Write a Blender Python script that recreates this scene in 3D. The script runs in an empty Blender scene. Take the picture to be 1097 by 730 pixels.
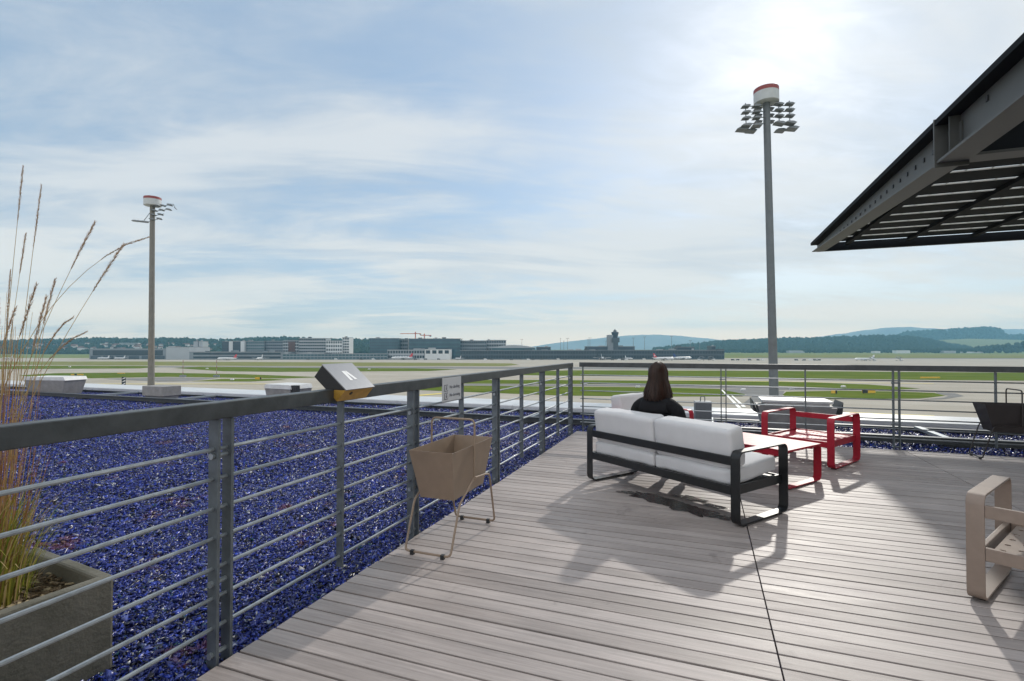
import bpy, bmesh, math, random
import numpy as np
from mathutils import Vector, Matrix, noise as mnoise
R = math.radians
random.seed(7)
rng = np.random.default_rng(7)
S = bpy.context.scene
C = S.collection

# ------------------------------------------------------------------ camera, world, sun, exposure
HEAD = R(20.7)                 # the camera looks 20.7 degrees left of the deck's long direction (+Y)
EYE = 1.33
FPX = 545.0                    # focal length in pixels of a 1097 px wide frame
cam = bpy.data.cameras.new('camera'); camo = bpy.data.objects.new('camera', cam); C.objects.link(camo)
camo.location = (0, 0, EYE)
camo.rotation_euler = (R(90) + 8 / FPX, 0, HEAD)
cam.sensor_width = 36; cam.lens = 36 * FPX / 1097
cam.clip_start = .05; cam.clip_end = 30000
S.camera = camo
SUN_AZ = 8.5                   # degrees clockwise from +Y
SUN_EL = 28.5
W = bpy.data.worlds.new('World'); S.world = W; W.use_nodes = True
def build_world():
    nt = W.node_tree; N = nt.nodes; L = nt.links
    for n in list(N): N.remove(n)
    def nd(t, **k):
        n = N.new(t)
        for a, b in k.items(): setattr(n, a, b)
        return n
    def mth(op, a, b=None, clamp=False):
        n = nd('ShaderNodeMath', operation=op, use_clamp=clamp)
        for i, q in enumerate((a, b)):
            if q is None: continue
            if isinstance(q, (int, float)): n.inputs[i].default_value = q
            else: L.new(q, n.inputs[i])
        return n.outputs[0]
    def mixc(f, a, b, bt='MIX'):
        n = nd('ShaderNodeMix', data_type='RGBA', blend_type=bt)
        for i, q in ((0, f), (6, a), (7, b)):
            if isinstance(q, (int, float)): n.inputs[i].default_value = q
            elif isinstance(q, tuple): n.inputs[i].default_value = q
            else: L.new(q, n.inputs[i])
        return n.outputs[2]
    def ramp(x, a, b):
        n = nd('ShaderNodeMapRange', interpolation_type='SMOOTHSTEP')
        L.new(x, n.inputs[0]); n.inputs[1].default_value = a; n.inputs[2].default_value = b
        return n.outputs[0]
    sky = nd('ShaderNodeTexSky', sky_type='NISHITA')
    sky.sun_disc = False; sky.sun_elevation = R(SUN_EL); sky.sun_rotation = R(SUN_AZ)
    sky.altitude = 430; sky.air_density = 1.0; sky.dust_density = 1.2; sky.ozone_density = 1.6
    tc = nd('ShaderNodeTexCoord'); sp = nd('ShaderNodeSeparateXYZ'); L.new(tc.outputs['Generated'], sp.inputs[0])
    zz = mth('MAXIMUM', sp.outputs[2], 0.0)
    den = mth('ADD', zz, .13)
    # turn the cloud plane a little so that the streaks run across the view
    ca, sa = math.cos(HEAD + .12), math.sin(HEAD + .12)
    xr = mth('ADD', mth('MULTIPLY', sp.outputs[0], ca), mth('MULTIPLY', sp.outputs[1], sa))
    yr = mth('SUBTRACT', mth('MULTIPLY', sp.outputs[1], ca), mth('MULTIPLY', sp.outputs[0], sa))
    px = mth('DIVIDE', xr, den); py = mth('DIVIDE', yr, den)
    def cloud(sx, sy, ox, scale, detail, rough, dist):
        cb = nd('ShaderNodeCombineXYZ')
        L.new(mth('ADD', mth('MULTIPLY', px, sx), ox), cb.inputs[0]); L.new(mth('MULTIPLY', py, sy), cb.inputs[1])
        n = nd('ShaderNodeTexNoise'); L.new(cb.outputs[0], n.inputs['Vector'])
        n.inputs['Scale'].default_value = scale; n.inputs['Detail'].default_value = detail
        n.inputs['Roughness'].default_value = rough; n.inputs['Distortion'].default_value = dist
        return n.outputs[0]
    big = cloud(.55, .8, 3.1, .9, 5, .52, .5)
    streak = cloud(.5, 1.35, 8.4, 1.3, 9, .6, .8)
    fine = cloud(.8, 1.6, 1.7, 4.5, 8, .62, .6)
    v = mth('ADD', mth('ADD', mth('MULTIPLY', big, .55), mth('MULTIPLY', streak, .36)), mth('MULTIPLY', fine, .15))
    cov = ramp(v, .40, .60)
    # cloud gets thicker towards the horizon
    low = ramp(zz, .32, .02)
    cov = mth('ADD', mth('MULTIPLY', cov, .86), mth('MULTIPLY', low, .34), clamp=True)
    # the sun behind thin cloud
    a, e = R(SUN_AZ), R(SUN_EL)
    dt = nd('ShaderNodeVectorMath', operation='DOT_PRODUCT'); L.new(tc.outputs['Generated'], dt.inputs[0])
    dt.inputs[1].default_value = (math.sin(a) * math.cos(e), math.cos(a) * math.cos(e), math.sin(e))
    dp = mth('MAXIMUM', dt.outputs['Value'], 0.0)
    glow = mth('ADD', mth('MULTIPLY', mth('POWER', dp, 8), .035), mth('MULTIPLY', mth('POWER', dp, 110), .13))
    skyc = nd('ShaderNodeVectorMath', operation='SCALE'); L.new(sky.outputs[0], skyc.inputs[0]); skyc.inputs['Scale'].default_value = 1.0
    # cloud radiance on the same scale as the sky texture (the Background strength takes both down)
    grey = mixc(ramp(streak, .35, .62), (4.3, 4.85, 5.5, 1), (6.0, 6.15, 6.25, 1))
    # cream cloud low down; extra fill brightness added overhead and behind the camera
    grey = mixc(mth('MULTIPLY', ramp(zz, .24, .03), .78), grey, (8.3, 7.75, 6.9, 1))
    grey = mixc(ramp(zz, .095, .0), grey, (15.5, 11.6, 7.8, 1))
    back = mth('ADD', mth('MULTIPLY', ramp(sp.outputs[1], .35, -.5), .95), mth('MULTIPLY', ramp(zz, .62, .95), .5), clamp=True)
    grey = mixc(back, grey, (10.5, 10.4, 10.2, 1))
    gl = nd('ShaderNodeVectorMath', operation='SCALE'); gl.inputs[0].default_value = (9.6, 9.5, 9.2); L.new(glow, gl.inputs['Scale'])
    cl = mixc(1.0, grey, gl.outputs[0], 'ADD')
    blue = mixc(1.0, mixc(.62, skyc.outputs[0], (3.1, 4.15, 5.45, 1)), gl.outputs[0], 'ADD')
    col = mixc(cov, blue, cl)
    bg = nd('ShaderNodeBackground'); L.new(col, bg.inputs[0]); bg.inputs[1].default_value = .1
    out = nd('ShaderNodeOutputWorld'); L.new(bg.outputs[0], out.inputs[0])
build_world()
sl = bpy.data.lights.new('sun', 'SUN'); so = bpy.data.objects.new('sun', sl); C.objects.link(so)
sl.energy = 1.75; sl.angle = R(1.1); sl.color = (1, .95, .87)
_a, _e = R(SUN_AZ), R(SUN_EL)
so.rotation_euler = (-Vector((math.sin(_a) * math.cos(_e), math.cos(_a) * math.cos(_e), math.sin(_e)))).to_track_quat('-Z', 'Y').to_euler()
so.location = (0, 0, 40)
S.view_settings.view_transform = 'Standard'; S.view_settings.look = 'None'
S.view_settings.exposure = .42; S.view_settings.gamma = 1; S.view_settings.use_curve_mapping = False
S.render.engine = 'CYCLES'
S.cycles.max_bounces = 6; S.cycles.diffuse_bounces = 3; S.cycles.glossy_bounces = 3; S.cycles.transmission_bounces = 4
S.cycles.volume_bounces = 0; S.cycles.use_denoising = True; S.cycles.caustics_reflective = False; S.cycles.caustics_refractive = False

# ------------------------------------------------------------------ helpers
FW = Vector((-math.sin(HEAD), math.cos(HEAD), 0)); RT = Vector((math.cos(HEAD), math.sin(HEAD), 0))
G = EYE - 20.0                 # level of the airfield below the roof terrace
def cf(lat, fwd, z=G):         # metres right of / ahead of the terrace, along the line of sight
    p = RT * lat + FW * fwd
    return Vector((p.x, p.y, z))
def far(u, fwd, z=G): return cf((u - 548.5) / FPX * fwd, fwd, z)          # bearing u, distance fwd
def ht(v, fwd): return EYE + (373 - v) / FPX * fwd                         # height seen at elevation v
def gnd(u, v, z=G):            # the point of the airfield seen at bearing u, depression v
    fwd = (EYE - z) * FPX / (v - 373.0)
    return far(u, fwd, z)

def tag(o, label=None, cat=None, group=None, kind=None):
    if label: o['label'] = label
    if cat: o['category'] = cat
    if group: o['group'] = group
    if kind: o['kind'] = kind
    return o
def thing(name, label, cat, loc=(0, 0, 0), rz=0, group=None):
    o = bpy.data.objects.new(name, None); C.objects.link(o)
    o.location = loc; o.rotation_euler = (0, 0, rz); o.empty_display_size = .2
    return tag(o, label, cat, group)
def copy_tree(o, parent=None):
    c = o.copy(); C.objects.link(c)
    if parent: c.parent = parent
    for ch in list(o.children): copy_tree(ch, c)
    return c

class MB:
    def __init__(s): s.v = []; s.f = []; s.m = []
    def add(s, vs, fs, mi=0):
        o = len(s.v); s.v += [tuple(p) for p in vs]; s.f += [tuple(i + o for i in f) for f in fs]; s.m += [mi] * len(fs)
        return s
    def box(s, x0, x1, y0, y1, z0, z1, M=None, mi=0):
        vs = [Vector((x, y, z)) for z in (z0, z1) for y in (y0, y1) for x in (x0, x1)]
        if M is not None: vs = [M @ p for p in vs]
        return s.add(vs, [(0, 2, 3, 1), (4, 5, 7, 6), (0, 1, 5, 4), (2, 6, 7, 3), (0, 4, 6, 2), (1, 3, 7, 5)], mi)
    def prism(s, pts, d, M=None, mi=0):      # pts: 3D polygon, d: extrusion vector
        d = Vector(d); n = len(pts); a = [Vector(p) for p in pts]; b = [p + d for p in a]
        vs = a + b
        if M is not None: vs = [M @ p for p in vs]
        return s.add(vs, [tuple(range(n))[::-1], tuple(range(n, 2 * n))] + [(i, (i + 1) % n, n + (i + 1) % n, n + i) for i in range(n)], mi)
    def tube(s, pts, r, seg=8, closed=False, mi=0):
        pts = [Vector(p) for p in pts]; n = len(pts)
        rr = list(r) if isinstance(r, (list, tuple)) else [r] * n
        T = []
        for i in range(n):
            if closed: t = pts[(i + 1) % n] - pts[i - 1]
            else: t = pts[min(i + 1, n - 1)] - pts[max(i - 1, 0)]
            T.append(t.normalized() if t.length > 1e-9 else Vector((0, 0, 1)))
        up = Vector((0, 0, 1)) if abs(T[0].z) < .9 else Vector((1, 0, 0))
        u = T[0].cross(up).normalized(); vs = []
        for i in range(n):
            u = (u - T[i] * u.dot(T[i])).normalized(); w = T[i].cross(u)
            for k in range(seg):
                a = 2 * math.pi * k / seg
                vs.append(pts[i] + (u * math.cos(a) + w * math.sin(a)) * rr[i])
        fs = []
        for i in range(n if closed else n - 1):
            j = (i + 1) % n
            for k in range(seg):
                k2 = (k + 1) % seg; fs.append((i * seg + k, i * seg + k2, j * seg + k2, j * seg + k))
        if not closed: fs += [tuple(range(seg))[::-1], tuple(range((n - 1) * seg, n * seg))]
        return s.add(vs, fs, mi)
    def band(s, pts, side, w, t, closed=True, mi=0):   # flat bar bent along pts; side: unit vector across its width
        pts = [Vector(p) for p in pts]; n = len(pts); side = Vector(side); vs = []
        for i in range(n):
            if closed: tg = (pts[(i + 1) % n] - pts[i - 1]).normalized()
            else: tg = (pts[min(i + 1, n - 1)] - pts[max(i - 1, 0)]).normalized()
            nn = tg.cross(side).normalized()
            for a, b in ((-1, -1), (1, -1), (1, 1), (-1, 1)): vs.append(pts[i] + side * (a * w / 2) + nn * (b * t / 2))
        fs = []
        for i in range(n if closed else n - 1):
            j = (i + 1) % n
            for k in range(4): fs.append((i * 4 + k, i * 4 + (k + 1) % 4, j * 4 + (k + 1) % 4, j * 4 + k))
        if not closed: fs += [(3, 2, 1, 0), tuple(range((n - 1) * 4, n * 4))]
        return s.add(vs, fs, mi)
    def lathe(s, prof, seg=16, M=None, mi=0):          # prof: (r, z)
        vs = []; n = len(prof)
        for r, z in prof:
            for k in range(seg):
                a = 2 * math.pi * k / seg; vs.append(Vector((r * math.cos(a), r * math.sin(a), z)))
        if M is not None: vs = [M @ p for p in vs]
        fs = [(i * seg + k, i * seg + (k + 1) % seg, (i + 1) * seg + (k + 1) % seg, (i + 1) * seg + k) for i in range(n - 1) for k in range(seg)]
        fs += [tuple(range(seg))[::-1], tuple(range((n - 1) * seg, n * seg))]
        return s.add(vs, fs, mi)
    def build(s, name, mats, parent=None, smooth=False, bevel=0, loc=None, rz=0):
        me = bpy.data.meshes.new(name); me.from_pydata(s.v, [], s.f)
        for m in (mats if isinstance(mats, (list, tuple)) else [mats]): me.materials.append(m)
        me.polygons.foreach_set('material_index', s.m)
        me.validate()
        bm = bmesh.new(); bm.from_mesh(me); bmesh.ops.recalc_face_normals(bm, faces=bm.faces); bm.to_mesh(me); bm.free()
        if smooth:
            me.polygons.foreach_set('use_smooth', [True] * len(me.polygons))
            try: me.set_sharp_from_angle(angle=R(40))
            except Exception: pass
        o = bpy.data.objects.new(name, me); C.objects.link(o)
        if parent: o.parent = parent
        if loc is not None: o.location = loc; o.rotation_euler = (0, 0, rz)
        if bevel:
            b = o.modifiers.new('bevel', 'BEVEL'); b.width = bevel; b.segments = 2; b.limit_method = 'ANGLE'; b.angle_limit = R(35)
        return o

def rrect(a0, a1, b0, b1, r, k=5):       # rounded rectangle in 2D
    P = []
    for cx, cy, s in ((a1 - r, b1 - r, 0), (a0 + r, b1 - r, 90), (a0 + r, b0 + r, 180), (a1 - r, b0 + r, 270)):
        for i in range(k + 1):
            t = R(s + 90 * i / k); P.append((cx + r * math.cos(t), cy + r * math.sin(t)))
    return P

def mat(name, col, rough=.6, metal=0., var=.12, scale=6, bump=0., bscale=60, spec=.5, detail=5, col2=None, sx=(1, 1, 1), rvar=.08):
    m = bpy.data.materials.new(name); m.use_nodes = True; nt = m.node_tree; N = nt.nodes; L = nt.links
    p = N['Principled BSDF']; p.inputs['Roughness'].default_value = rough; p.inputs['Metallic'].default_value = metal
    p.inputs['Specular IOR Level'].default_value = spec
    tc = N.new('ShaderNodeTexCoord'); mp = N.new('ShaderNodeMapping'); L.new(tc.outputs['Object'], mp.inputs[0]); mp.inputs['Scale'].default_value = sx
    n = N.new('ShaderNodeTexNoise'); n.inputs['Scale'].default_value = scale; n.inputs['Detail'].default_value = detail; n.inputs['Roughness'].default_value = .6
    L.new(mp.outputs[0], n.inputs['Vector'])
    mr = N.new('ShaderNodeMapRange'); mr.inputs[1].default_value = .3; mr.inputs[2].default_value = .7; L.new(n.outputs[0], mr.inputs[0])
    mx = N.new('ShaderNodeMix'); mx.data_type = 'RGBA'; L.new(mr.outputs[0], mx.inputs[0])
    c2 = col2 or tuple(min(1, c * (1 + var)) for c in col); c1 = tuple(c * (1 - var) for c in col) if not col2 else col
    mx.inputs[6].default_value = (*c1, 1); mx.inputs[7].default_value = (*c2, 1); L.new(mx.outputs[2], p.inputs['Base Color'])
    if rvar:
        r2 = N.new('ShaderNodeMapRange'); r2.inputs[3].default_value = max(.02, rough - rvar); r2.inputs[4].default_value = min(1, rough + rvar)
        L.new(n.outputs[0], r2.inputs[0]); L.new(r2.outputs[0], p.inputs['Roughness'])
    if bump:
        n2 = N.new('ShaderNodeTexNoise'); n2.inputs['Scale'].default_value = bscale; n2.inputs['Detail'].default_value = 4; L.new(mp.outputs[0], n2.inputs['Vector'])
        b = N.new('ShaderNodeBump'); b.inputs['Strength'].default_value = bump; b.inputs['Distance'].default_value = .01
        L.new(n2.outputs[0], b.inputs['Height']); L.new(b.outputs[0], p.inputs['Normal'])
    return m

M = {}
M['galv'] = mat('galvanised_steel', (.13, .15, .165), .45, .5, .22, 14, .06, 90)
M['galv_dark'] = mat('weathered_steel', (.065, .073, .078), .42, .4, .25, 10, .05, 80)
M['rod'] = mat('steel_rod', (.34, .37, .39), .4, .7, .15, 20)
M['coping'] = mat('coping_sheet', (.62, .63, .64), .38, .25, .1, 1.5, .02, 4)
M['white_metal'] = mat('white_metal', (.66, .66, .65), .45, 0, .12, 5)
M['vent_grey'] = mat('vent_grey', (.26, .25, .245), .6, 0, .18, 6, .05, 30)
M['dark'] = mat('dark_metal', (.03, .032, .035), .5, .2, .3, 8)
M['black_paint'] = mat('black_powder_coat', (.012, .013, .014), .38, 0, .2, 20, .03, 400)
M['red_paint'] = mat('red_powder_coat', (.36, .012, .03), .46, 0, .1, 20, .03, 400, spec=.4)
M['beige_paint'] = mat('beige_powder_coat', (.27, .205, .165), .42, 0, .08, 18, .03, 400)
M['taupe_paint'] = mat('taupe_powder_coat', (.27, .20, .145), .45, 0, .08, 12, .03, 300)
M['liquorice'] = mat('liquorice_powder_coat', (.022, .016, .016), .45, 0, .15, 12)
M['cushion'] = mat('cushion_fabric', (.63, .625, .635), .85, 0, .05, 4, .25, 700)
M['concrete_planter'] = mat('planter_concrete', (.17, .16, .13), .9, 0, .4, 5, .4, 60, col2=(.085, .083, .062))
M['mulch'] = mat('mulch', (.20, .14, .07), .9, 0, .5, 60, .8, 90, col2=(.07, .05, .03))
M['concrete_pole'] = mat('pole_galvanised', (.135, .15, .165), .6, .2, .12, 1.5, .05, 10)
M['concrete_tan'] = mat('pole_concrete', (.175, .165, .15), .8, 0, .14, 1.5, .05, 10)
M['drum_white'] = mat('drum_white', (.46, .48, .50), .5, 0, .08, 2)
M['drum_red'] = mat('drum_red', (.24, .045, .045), .5, 0, .1, 2)
M['lamp_grey'] = mat('floodlight_housing', (.17, .185, .20), .45, .4, .15, 4)
M['roof_steel'] = mat('canopy_steel', (.085, .087, .082), .55, .1, .14, 3, .04, 30)
M['roof_dark'] = mat('canopy_panel', (.010, .012, .015), .8, 0, .2, 3, spec=.15)
M['slat'] = mat('slat_edge', (.62, .62, .58), .5, 0, .1, 6)
M['skin'] = mat('skin', (.52, .33, .25), .5, 0, .06, 8)
M['black_cloth'] = mat('black_cloth', (.011, .011, .013), .9, 0, .25, 12, .3, 300, spec=.2)
M['trousers'] = mat('dark_trousers', (.025, .03, .045), .9, 0, .25, 12, .3, 300)
M['shoe'] = mat('shoe_leather', (.02, .018, .016), .5)
M['gold'] = mat('gold_panel', (.52, .30, .06), .4, .5, .2, 20)
M['box_black'] = mat('box_black', (.008, .008, .009), .5)
M['box_top'] = mat('brushed_plate', (.27, .275, .29), .38, .6, .1, 30, sx=(1, 12, 1))
M['white'] = mat('white_print', (.8, .8, .8), .5, 0, .02)
M['sign_plate'] = mat('sign_plate', (.50, .51, .53), .45, 0, .04)
M['ink'] = mat('sign_ink', (.06, .06, .08), .6, 0, .05)
M['wood_bin'] = mat('bin_steel', (.16, .18, .20), .45, .5, .15, 8)

def sheet_mat(name, cols, scale, stretch=(1, 1, 1), rough=.85, bump=0., detail=8):
    m = bpy.data.materials.new(name); m.use_nodes = True; nt = m.node_tree; N = nt.nodes; L = nt.links; p = N['Principled BSDF']
    p.inputs['Roughness'].default_value = rough; p.inputs['Specular IOR Level'].default_value = 0
    tc = N.new('ShaderNodeTexCoord'); mp = N.new('ShaderNodeMapping'); L.new(tc.outputs['Object'], mp.inputs[0])
    mp.inputs['Scale'].default_value = stretch; mp.inputs['Rotation'].default_value = (0, 0, -HEAD)
    n = N.new('ShaderNodeTexNoise'); n.inputs['Scale'].default_value = scale; n.inputs['Detail'].default_value = detail; n.inputs['Roughness'].default_value = .65
    L.new(mp.outputs[0], n.inputs['Vector'])
    cr = N.new('ShaderNodeValToRGB'); L.new(n.outputs[0], cr.inputs[0])
    e = cr.color_ramp.elements; k = len(cols)
    while len(e) < k: e.new(.5)
    for i, c in enumerate(cols): e[i].position = .3 + .4 * i / max(1, k - 1); e[i].color = (*c, 1)
    L.new(cr.outputs[0], p.inputs['Base Color'])
    return m
M['apron'] = sheet_mat('apron_concrete', [(.36, .33, .275), (.42, .385, .325), (.48, .445, .385)], .02, (1, 3, 1))
M['asphalt_far'] = sheet_mat('taxiway_asphalt', [(.19, .185, .175), (.24, .235, .225), (.29, .28, .265)], .03, (1, 4, 1))
M['grass_far'] = sheet_mat('airfield_grass', [(.085, .12, .02), (.115, .155, .026), (.175, .19, .045)], .03, (1, 4, 1))
M['grass_dry'] = sheet_mat('dry_grass', [(.16, .175, .06), (.21, .215, .08), (.27, .25, .12)], .03, (1, 4, 1))
M['field'] = sheet_mat('far_fields', [(.13, .17, .05), (.19, .22, .08), (.26, .25, .13)], .004, (1, 3, 1))
M['paint_white'] = mat('road_paint_white', (.72, .72, .68), .7)
M['paint_yellow'] = mat('road_paint_yellow', (.68, .55, .12), .7)
M['forest'] = mat('forest_foliage', (.016, .03, .016), .9, 0, .4, .05, spec=0, col2=(.042, .058, .022))
M['hill'] = mat('hill_woodland', (.022, .036, .018), .95, 0, .35, .01, spec=.05)
M['mount'] = mat('hazed_mountain', (.30, .31, .29), .95, 0, .2, .003, spec=0)  # base colour paled to stand in for part of the distance haze

# ================================================================== SETTING: airfield
def sheet(name, poly, m, z, kind='structure'):
    mb = MB(); mb.add([(p.x, p.y, z) for p in poly], [tuple(range(len(poly)))])
    return tag(mb.build(name, m), kind=kind)
XA, XB, YA, YB = -8300, 4300, -400, 8400
sheet('ground', [Vector((XA, YA, 0)), Vector((XB, YA, 0)), Vector((XB, YB, 0)), Vector((XA, YB, 0))], M['field'], G - .12)
sheet('apron', [cf(-1150, 20), cf(1000, 20), cf(1120, 1010), cf(-1200, 1010)], M['apron'], G - .06)
def strip(name, px, m, z=0.): return sheet(name, [gnd(u, v, G + z) for u, v in px], m, G + z)
GS = 'grass_field'
strip(GS, [(-120, 387.6), (150, 387.4), (330, 388.2), (430, 388.6), (548, 389.5), (556, 391), (540, 392.4), (300, 392.3), (0, 391), (-120, 391)], M['grass_dry'])
strip('taxiway', [(-120, 391.6), (300, 392.8), (560, 393.2), (800, 394), (1240, 396), (1240, 397.9), (800, 396.3), (560, 395.5), (300, 394.2), (-120, 392.8)], M['asphalt_far'])
strip(GS, [(-120, 393.4), (60, 391.9), (155, 392.2), (172, 393.2), (150, 394.8), (0, 395.6), (-120, 396)], M['grass_far'], .04)
strip(GS, [(186, 394.4), (215, 392.9), (300, 394.1), (440, 394.7), (490, 395.8), (460, 397.6), (300, 398.5), (240, 397.9)], M['grass_far'], .04)
strip(GS, [(20, 402.3), (60, 399.9), (160, 399.2), (262, 401.0), (345, 404.2), (305, 405.6), (180, 403.8), (100, 405.4), (45, 405.0)], M['grass_far'])
strip(GS, [(205, 408.6), (238, 406.0), (290, 405.9), (308, 407.1), (268, 408.9)], M['grass_far'])
strip('taxiway', [(110, 405.8), (180, 404.4), (235, 405), (200, 408.6), (170, 409)], M['asphalt_far'], .02)
strip(GS, [(556, 398.6), (610, 396.8), (830, 397.5), (1240, 400.6), (1240, 409.3), (1000, 407.2), (900, 405.9), (700, 403.5), (600, 402.6), (560, 402)], M['grass_far'])
strip(GS, [(440, 408.2), (500, 407), (600, 407.3), (700, 408), (830, 408.3), (930, 412), (985, 416.3), (950, 417.9), (900, 416.2), (830, 413.3), (700, 411.4), (600, 411.4), (480, 411.0), (425, 410)], M['grass_far'])
strip('taxiway', [(440, 411.2), (600, 411.9), (700, 412), (830, 414), (930, 418), (830, 418), (790, 416.5), (700, 414.2), (600, 413.5), (440, 413)], M['asphalt_far'])
strip(GS, [(440, 415.5), (500, 413.4), (600, 414.2), (700, 414.9), (785, 417.2), (800, 421), (795, 424.7), (700, 425.0), (600, 423.8), (500, 420), (450, 418)], M['grass_far'])
strip('taxiway', [(770, 417), (800, 417), (840, 419), (836, 428), (815, 436), (795, 433), (806, 424)], M['asphalt_far'], .02)
strip(GS, [(842, 419.7), (900, 418.6), (960, 419.5), (1000, 421), (1012, 424), (985, 427), (900, 427.7), (845, 427.3), (838, 423)], M['grass_far'])
strip('taxiway', [(1002, 420.4), (1022, 421.2), (1032, 424.4), (1010, 427.6), (985, 428.2), (1010, 426), (1016, 424), (1004, 421.6)], M['asphalt_far'], .03)
strip(GS, [(776, 381.6), (930, 379.6), (1240, 379.6), (1240, 383.3), (930, 383.2), (800, 383.0)], M['grass_dry'], .02)
strip('taxiway', [(800, 383.4), (930, 383.6), (1240, 384), (1240, 385), (930, 384.4), (800, 384)], M['asphalt_far'])
for a in ([(772, 417.6), (773.6, 417.6), (794, 437), (790, 437)], [(783, 424), (784.6, 424), (799, 436), (795, 436)]):
    sheet('road_marking', [gnd(u, v, G + .06) for u, v in a], M['paint_white'], G + .06)
for a in ([(440, 423.8), (482, 420.4), (484, 421.2), (442, 424.8)], [(905, 441.3), (1000, 445.2), (1000, 445.7), (905, 441.8)],
          [(0, 411.2), (330, 411.2), (330, 411.6), (0, 411.6)], [(560, 405.2), (1000, 411), (1000, 411.3), (560, 405.4)]):
    sheet('road_marking', [gnd(u, v, G + .05) for u, v in a], M['paint_yellow'], G + .05)

# ------------------------------------------------------------------ hills and woods
def interp(prof, u): return float(np.interp(u, [p[0] for p in prof], [p[1] for p in prof]))
def hill(name, prof, fwd, near, m, step=3.0, rough=.0, rows=9):
    us = np.arange(prof[0][0], prof[-1][0] + .1, step); mb = MB(); vs = []; n = len(us)
    def surf(u, t):               # t 0..1 foot to ridge, 1..2 down behind it
        zr = ht(interp(prof, u), fwd); k = t if t <= 1 else 2 - t
        s = k * k * (3 - 2 * k) * .6 + k * .4
        fw = fwd - near + near * t
        p = far(u, fwd); q = p.copy(); q.z = 0; q *= fw / fwd
        z = G - .3 + (zr - G) * s
        if rough: z += rough * k * mnoise.noise(Vector((q.x, q.y, 0)) / 120)
        return Vector((q.x, q.y, z))
    T = [2 * i / (rows - 1) for i in range(rows)]
    for u in us:
        for t in T: vs.append(surf(u, t))
    fs = [(i * rows + j, (i + 1) * rows + j, (i + 1) * rows + j + 1, i * rows + j + 1) for i in range(n - 1) for j in range(rows - 1)]
    mb.add(vs, fs); o = mb.build(name, m, smooth=True); tag(o, kind='structure')
    return surf
ICO = bmesh.new(); bmesh.ops.create_icosphere(ICO, subdivisions=1, radius=1)
ICV = np.array([v.co[:] for v in ICO.verts]); ICF = np.array([[v.index for v in f.verts] for f in ICO.faces]); ICO.free()
def forest(name, spots, m, label=None):          # spots: (point, crown radius); one mass of crowns
    n = len(spots); nv = len(ICV)
    P = np.array([p[:] for p, r in spots]); r = np.array([q for _, q in spots])
    jit = rng.uniform(.7, 1.3, (n, nv, 3)); V = ICV[None] * jit * r[:, None, None] * np.array([1, 1, 1.15]); V = V + P[:, None, :] + np.array([0, 0, .7]) * r[:, None, None]
    F = (ICF[None] + (np.arange(n) * nv)[:, None, None]).reshape(-1, 3)
    me = bpy.data.meshes.new(name); me.vertices.add(n * nv); me.vertices.foreach_set('co', V.reshape(-1))
    me.loops.add(F.size); me.loops.foreach_set('vertex_index', F.reshape(-1)); me.polygons.add(len(F)); me.polygons.foreach_set('loop_start', np.arange(0, F.size, 3))
    me.update(calc_edges=True); me.materials.append(m)
    o = bpy.data.objects.new(name, me); C.objects.link(o); tag(o, kind='stuff')
    return o
far_prof = [(560, 373), (600, 367), (640, 362.5), (665, 360), (700, 358.5), (730, 360), (760, 363), (800, 367), (850, 371), (880, 373)]
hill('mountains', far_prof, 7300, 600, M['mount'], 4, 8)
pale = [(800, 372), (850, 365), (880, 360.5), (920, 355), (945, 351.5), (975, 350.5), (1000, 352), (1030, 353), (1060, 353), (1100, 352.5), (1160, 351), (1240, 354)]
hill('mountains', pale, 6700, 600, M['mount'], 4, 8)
left_prof = [(-90, 371), (-40, 368), (0, 367.5), (30, 366), (60, 365.4), (110, 363.8), (140, 365.4), (180, 364.2), (230, 365.8), (290, 363.2), (310, 363), (345, 366), (380, 365.2), (430, 366), (480, 369), (540, 374), (580, 377)]
surfL = hill('hills', left_prof, 2300, 650, M['hill'], 3, 3)
sp = []
for i in range(5200):
    u = random.uniform(-90, 560); t = random.uniform(.0, 1.05)
    if 20 < u < 235 and .12 < t < .62 and random.random() < .62: continue
    p = surfL(u, t); sp.append((p, random.uniform(4, 8)))
forest('forest', sp, M['forest'])
right_prof = [(690, 377), (740, 371), (780, 367.2), (840, 364.6), (880, 364.2), (920, 362.2), (950, 361.4), (985, 363.5), (1000, 366.5), (1020, 371), (1040, 374), (1060, 377)]
surfR = hill('hills', right_prof, 2900, 600, M['hill'], 3, 3)
sp = [(surfR(random.uniform(700, 1040), random.uniform(0, 1.05)), random.uniform(6, 11)) for i in range(3800)]
fieldp = [(930, 377), (960, 371), (990, 365), (1040, 363), (1080, 364), (1130, 366), (1240, 368)]
surfF = hill('hills', fieldp, 3600, 450, M['grass_dry'], 4)
topp = [(940, 372), (958, 362), (968, 357.5), (990, 356), (1010, 354.8), (1050, 352.4), (1060, 352), (1072, 354.5), (1080, 361), (1096, 360), (1130, 357), (1240, 356)]
surfT = hill('hills', topp, 4100, 420, M['hill'], 3, 3)
sp += [(surfT(random.uniform(952, 1235), random.uniform(.0, 1.03)), random.uniform(7, 13)) for i in range(3200)]
for i in range(700):                                   # the belt of trees along the far edge of the field
    u = random.uniform(1000, 1240); p = far(u, random.uniform(1950, 2350)); k = min(1, max(0, (u - 1030) / 60))
    sp.append((p + Vector((0, 0, random.uniform(0, 6 + 26 * k))), random.uniform(5, 9)))
for i in range(420):
    p = far(random.uniform(770, 1060), random.uniform(2050, 2250)); sp.append((p + Vector((0, 0, random.uniform(0, 6))), random.uniform(4, 8)))
forest('forest', sp, M['forest'])

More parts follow.
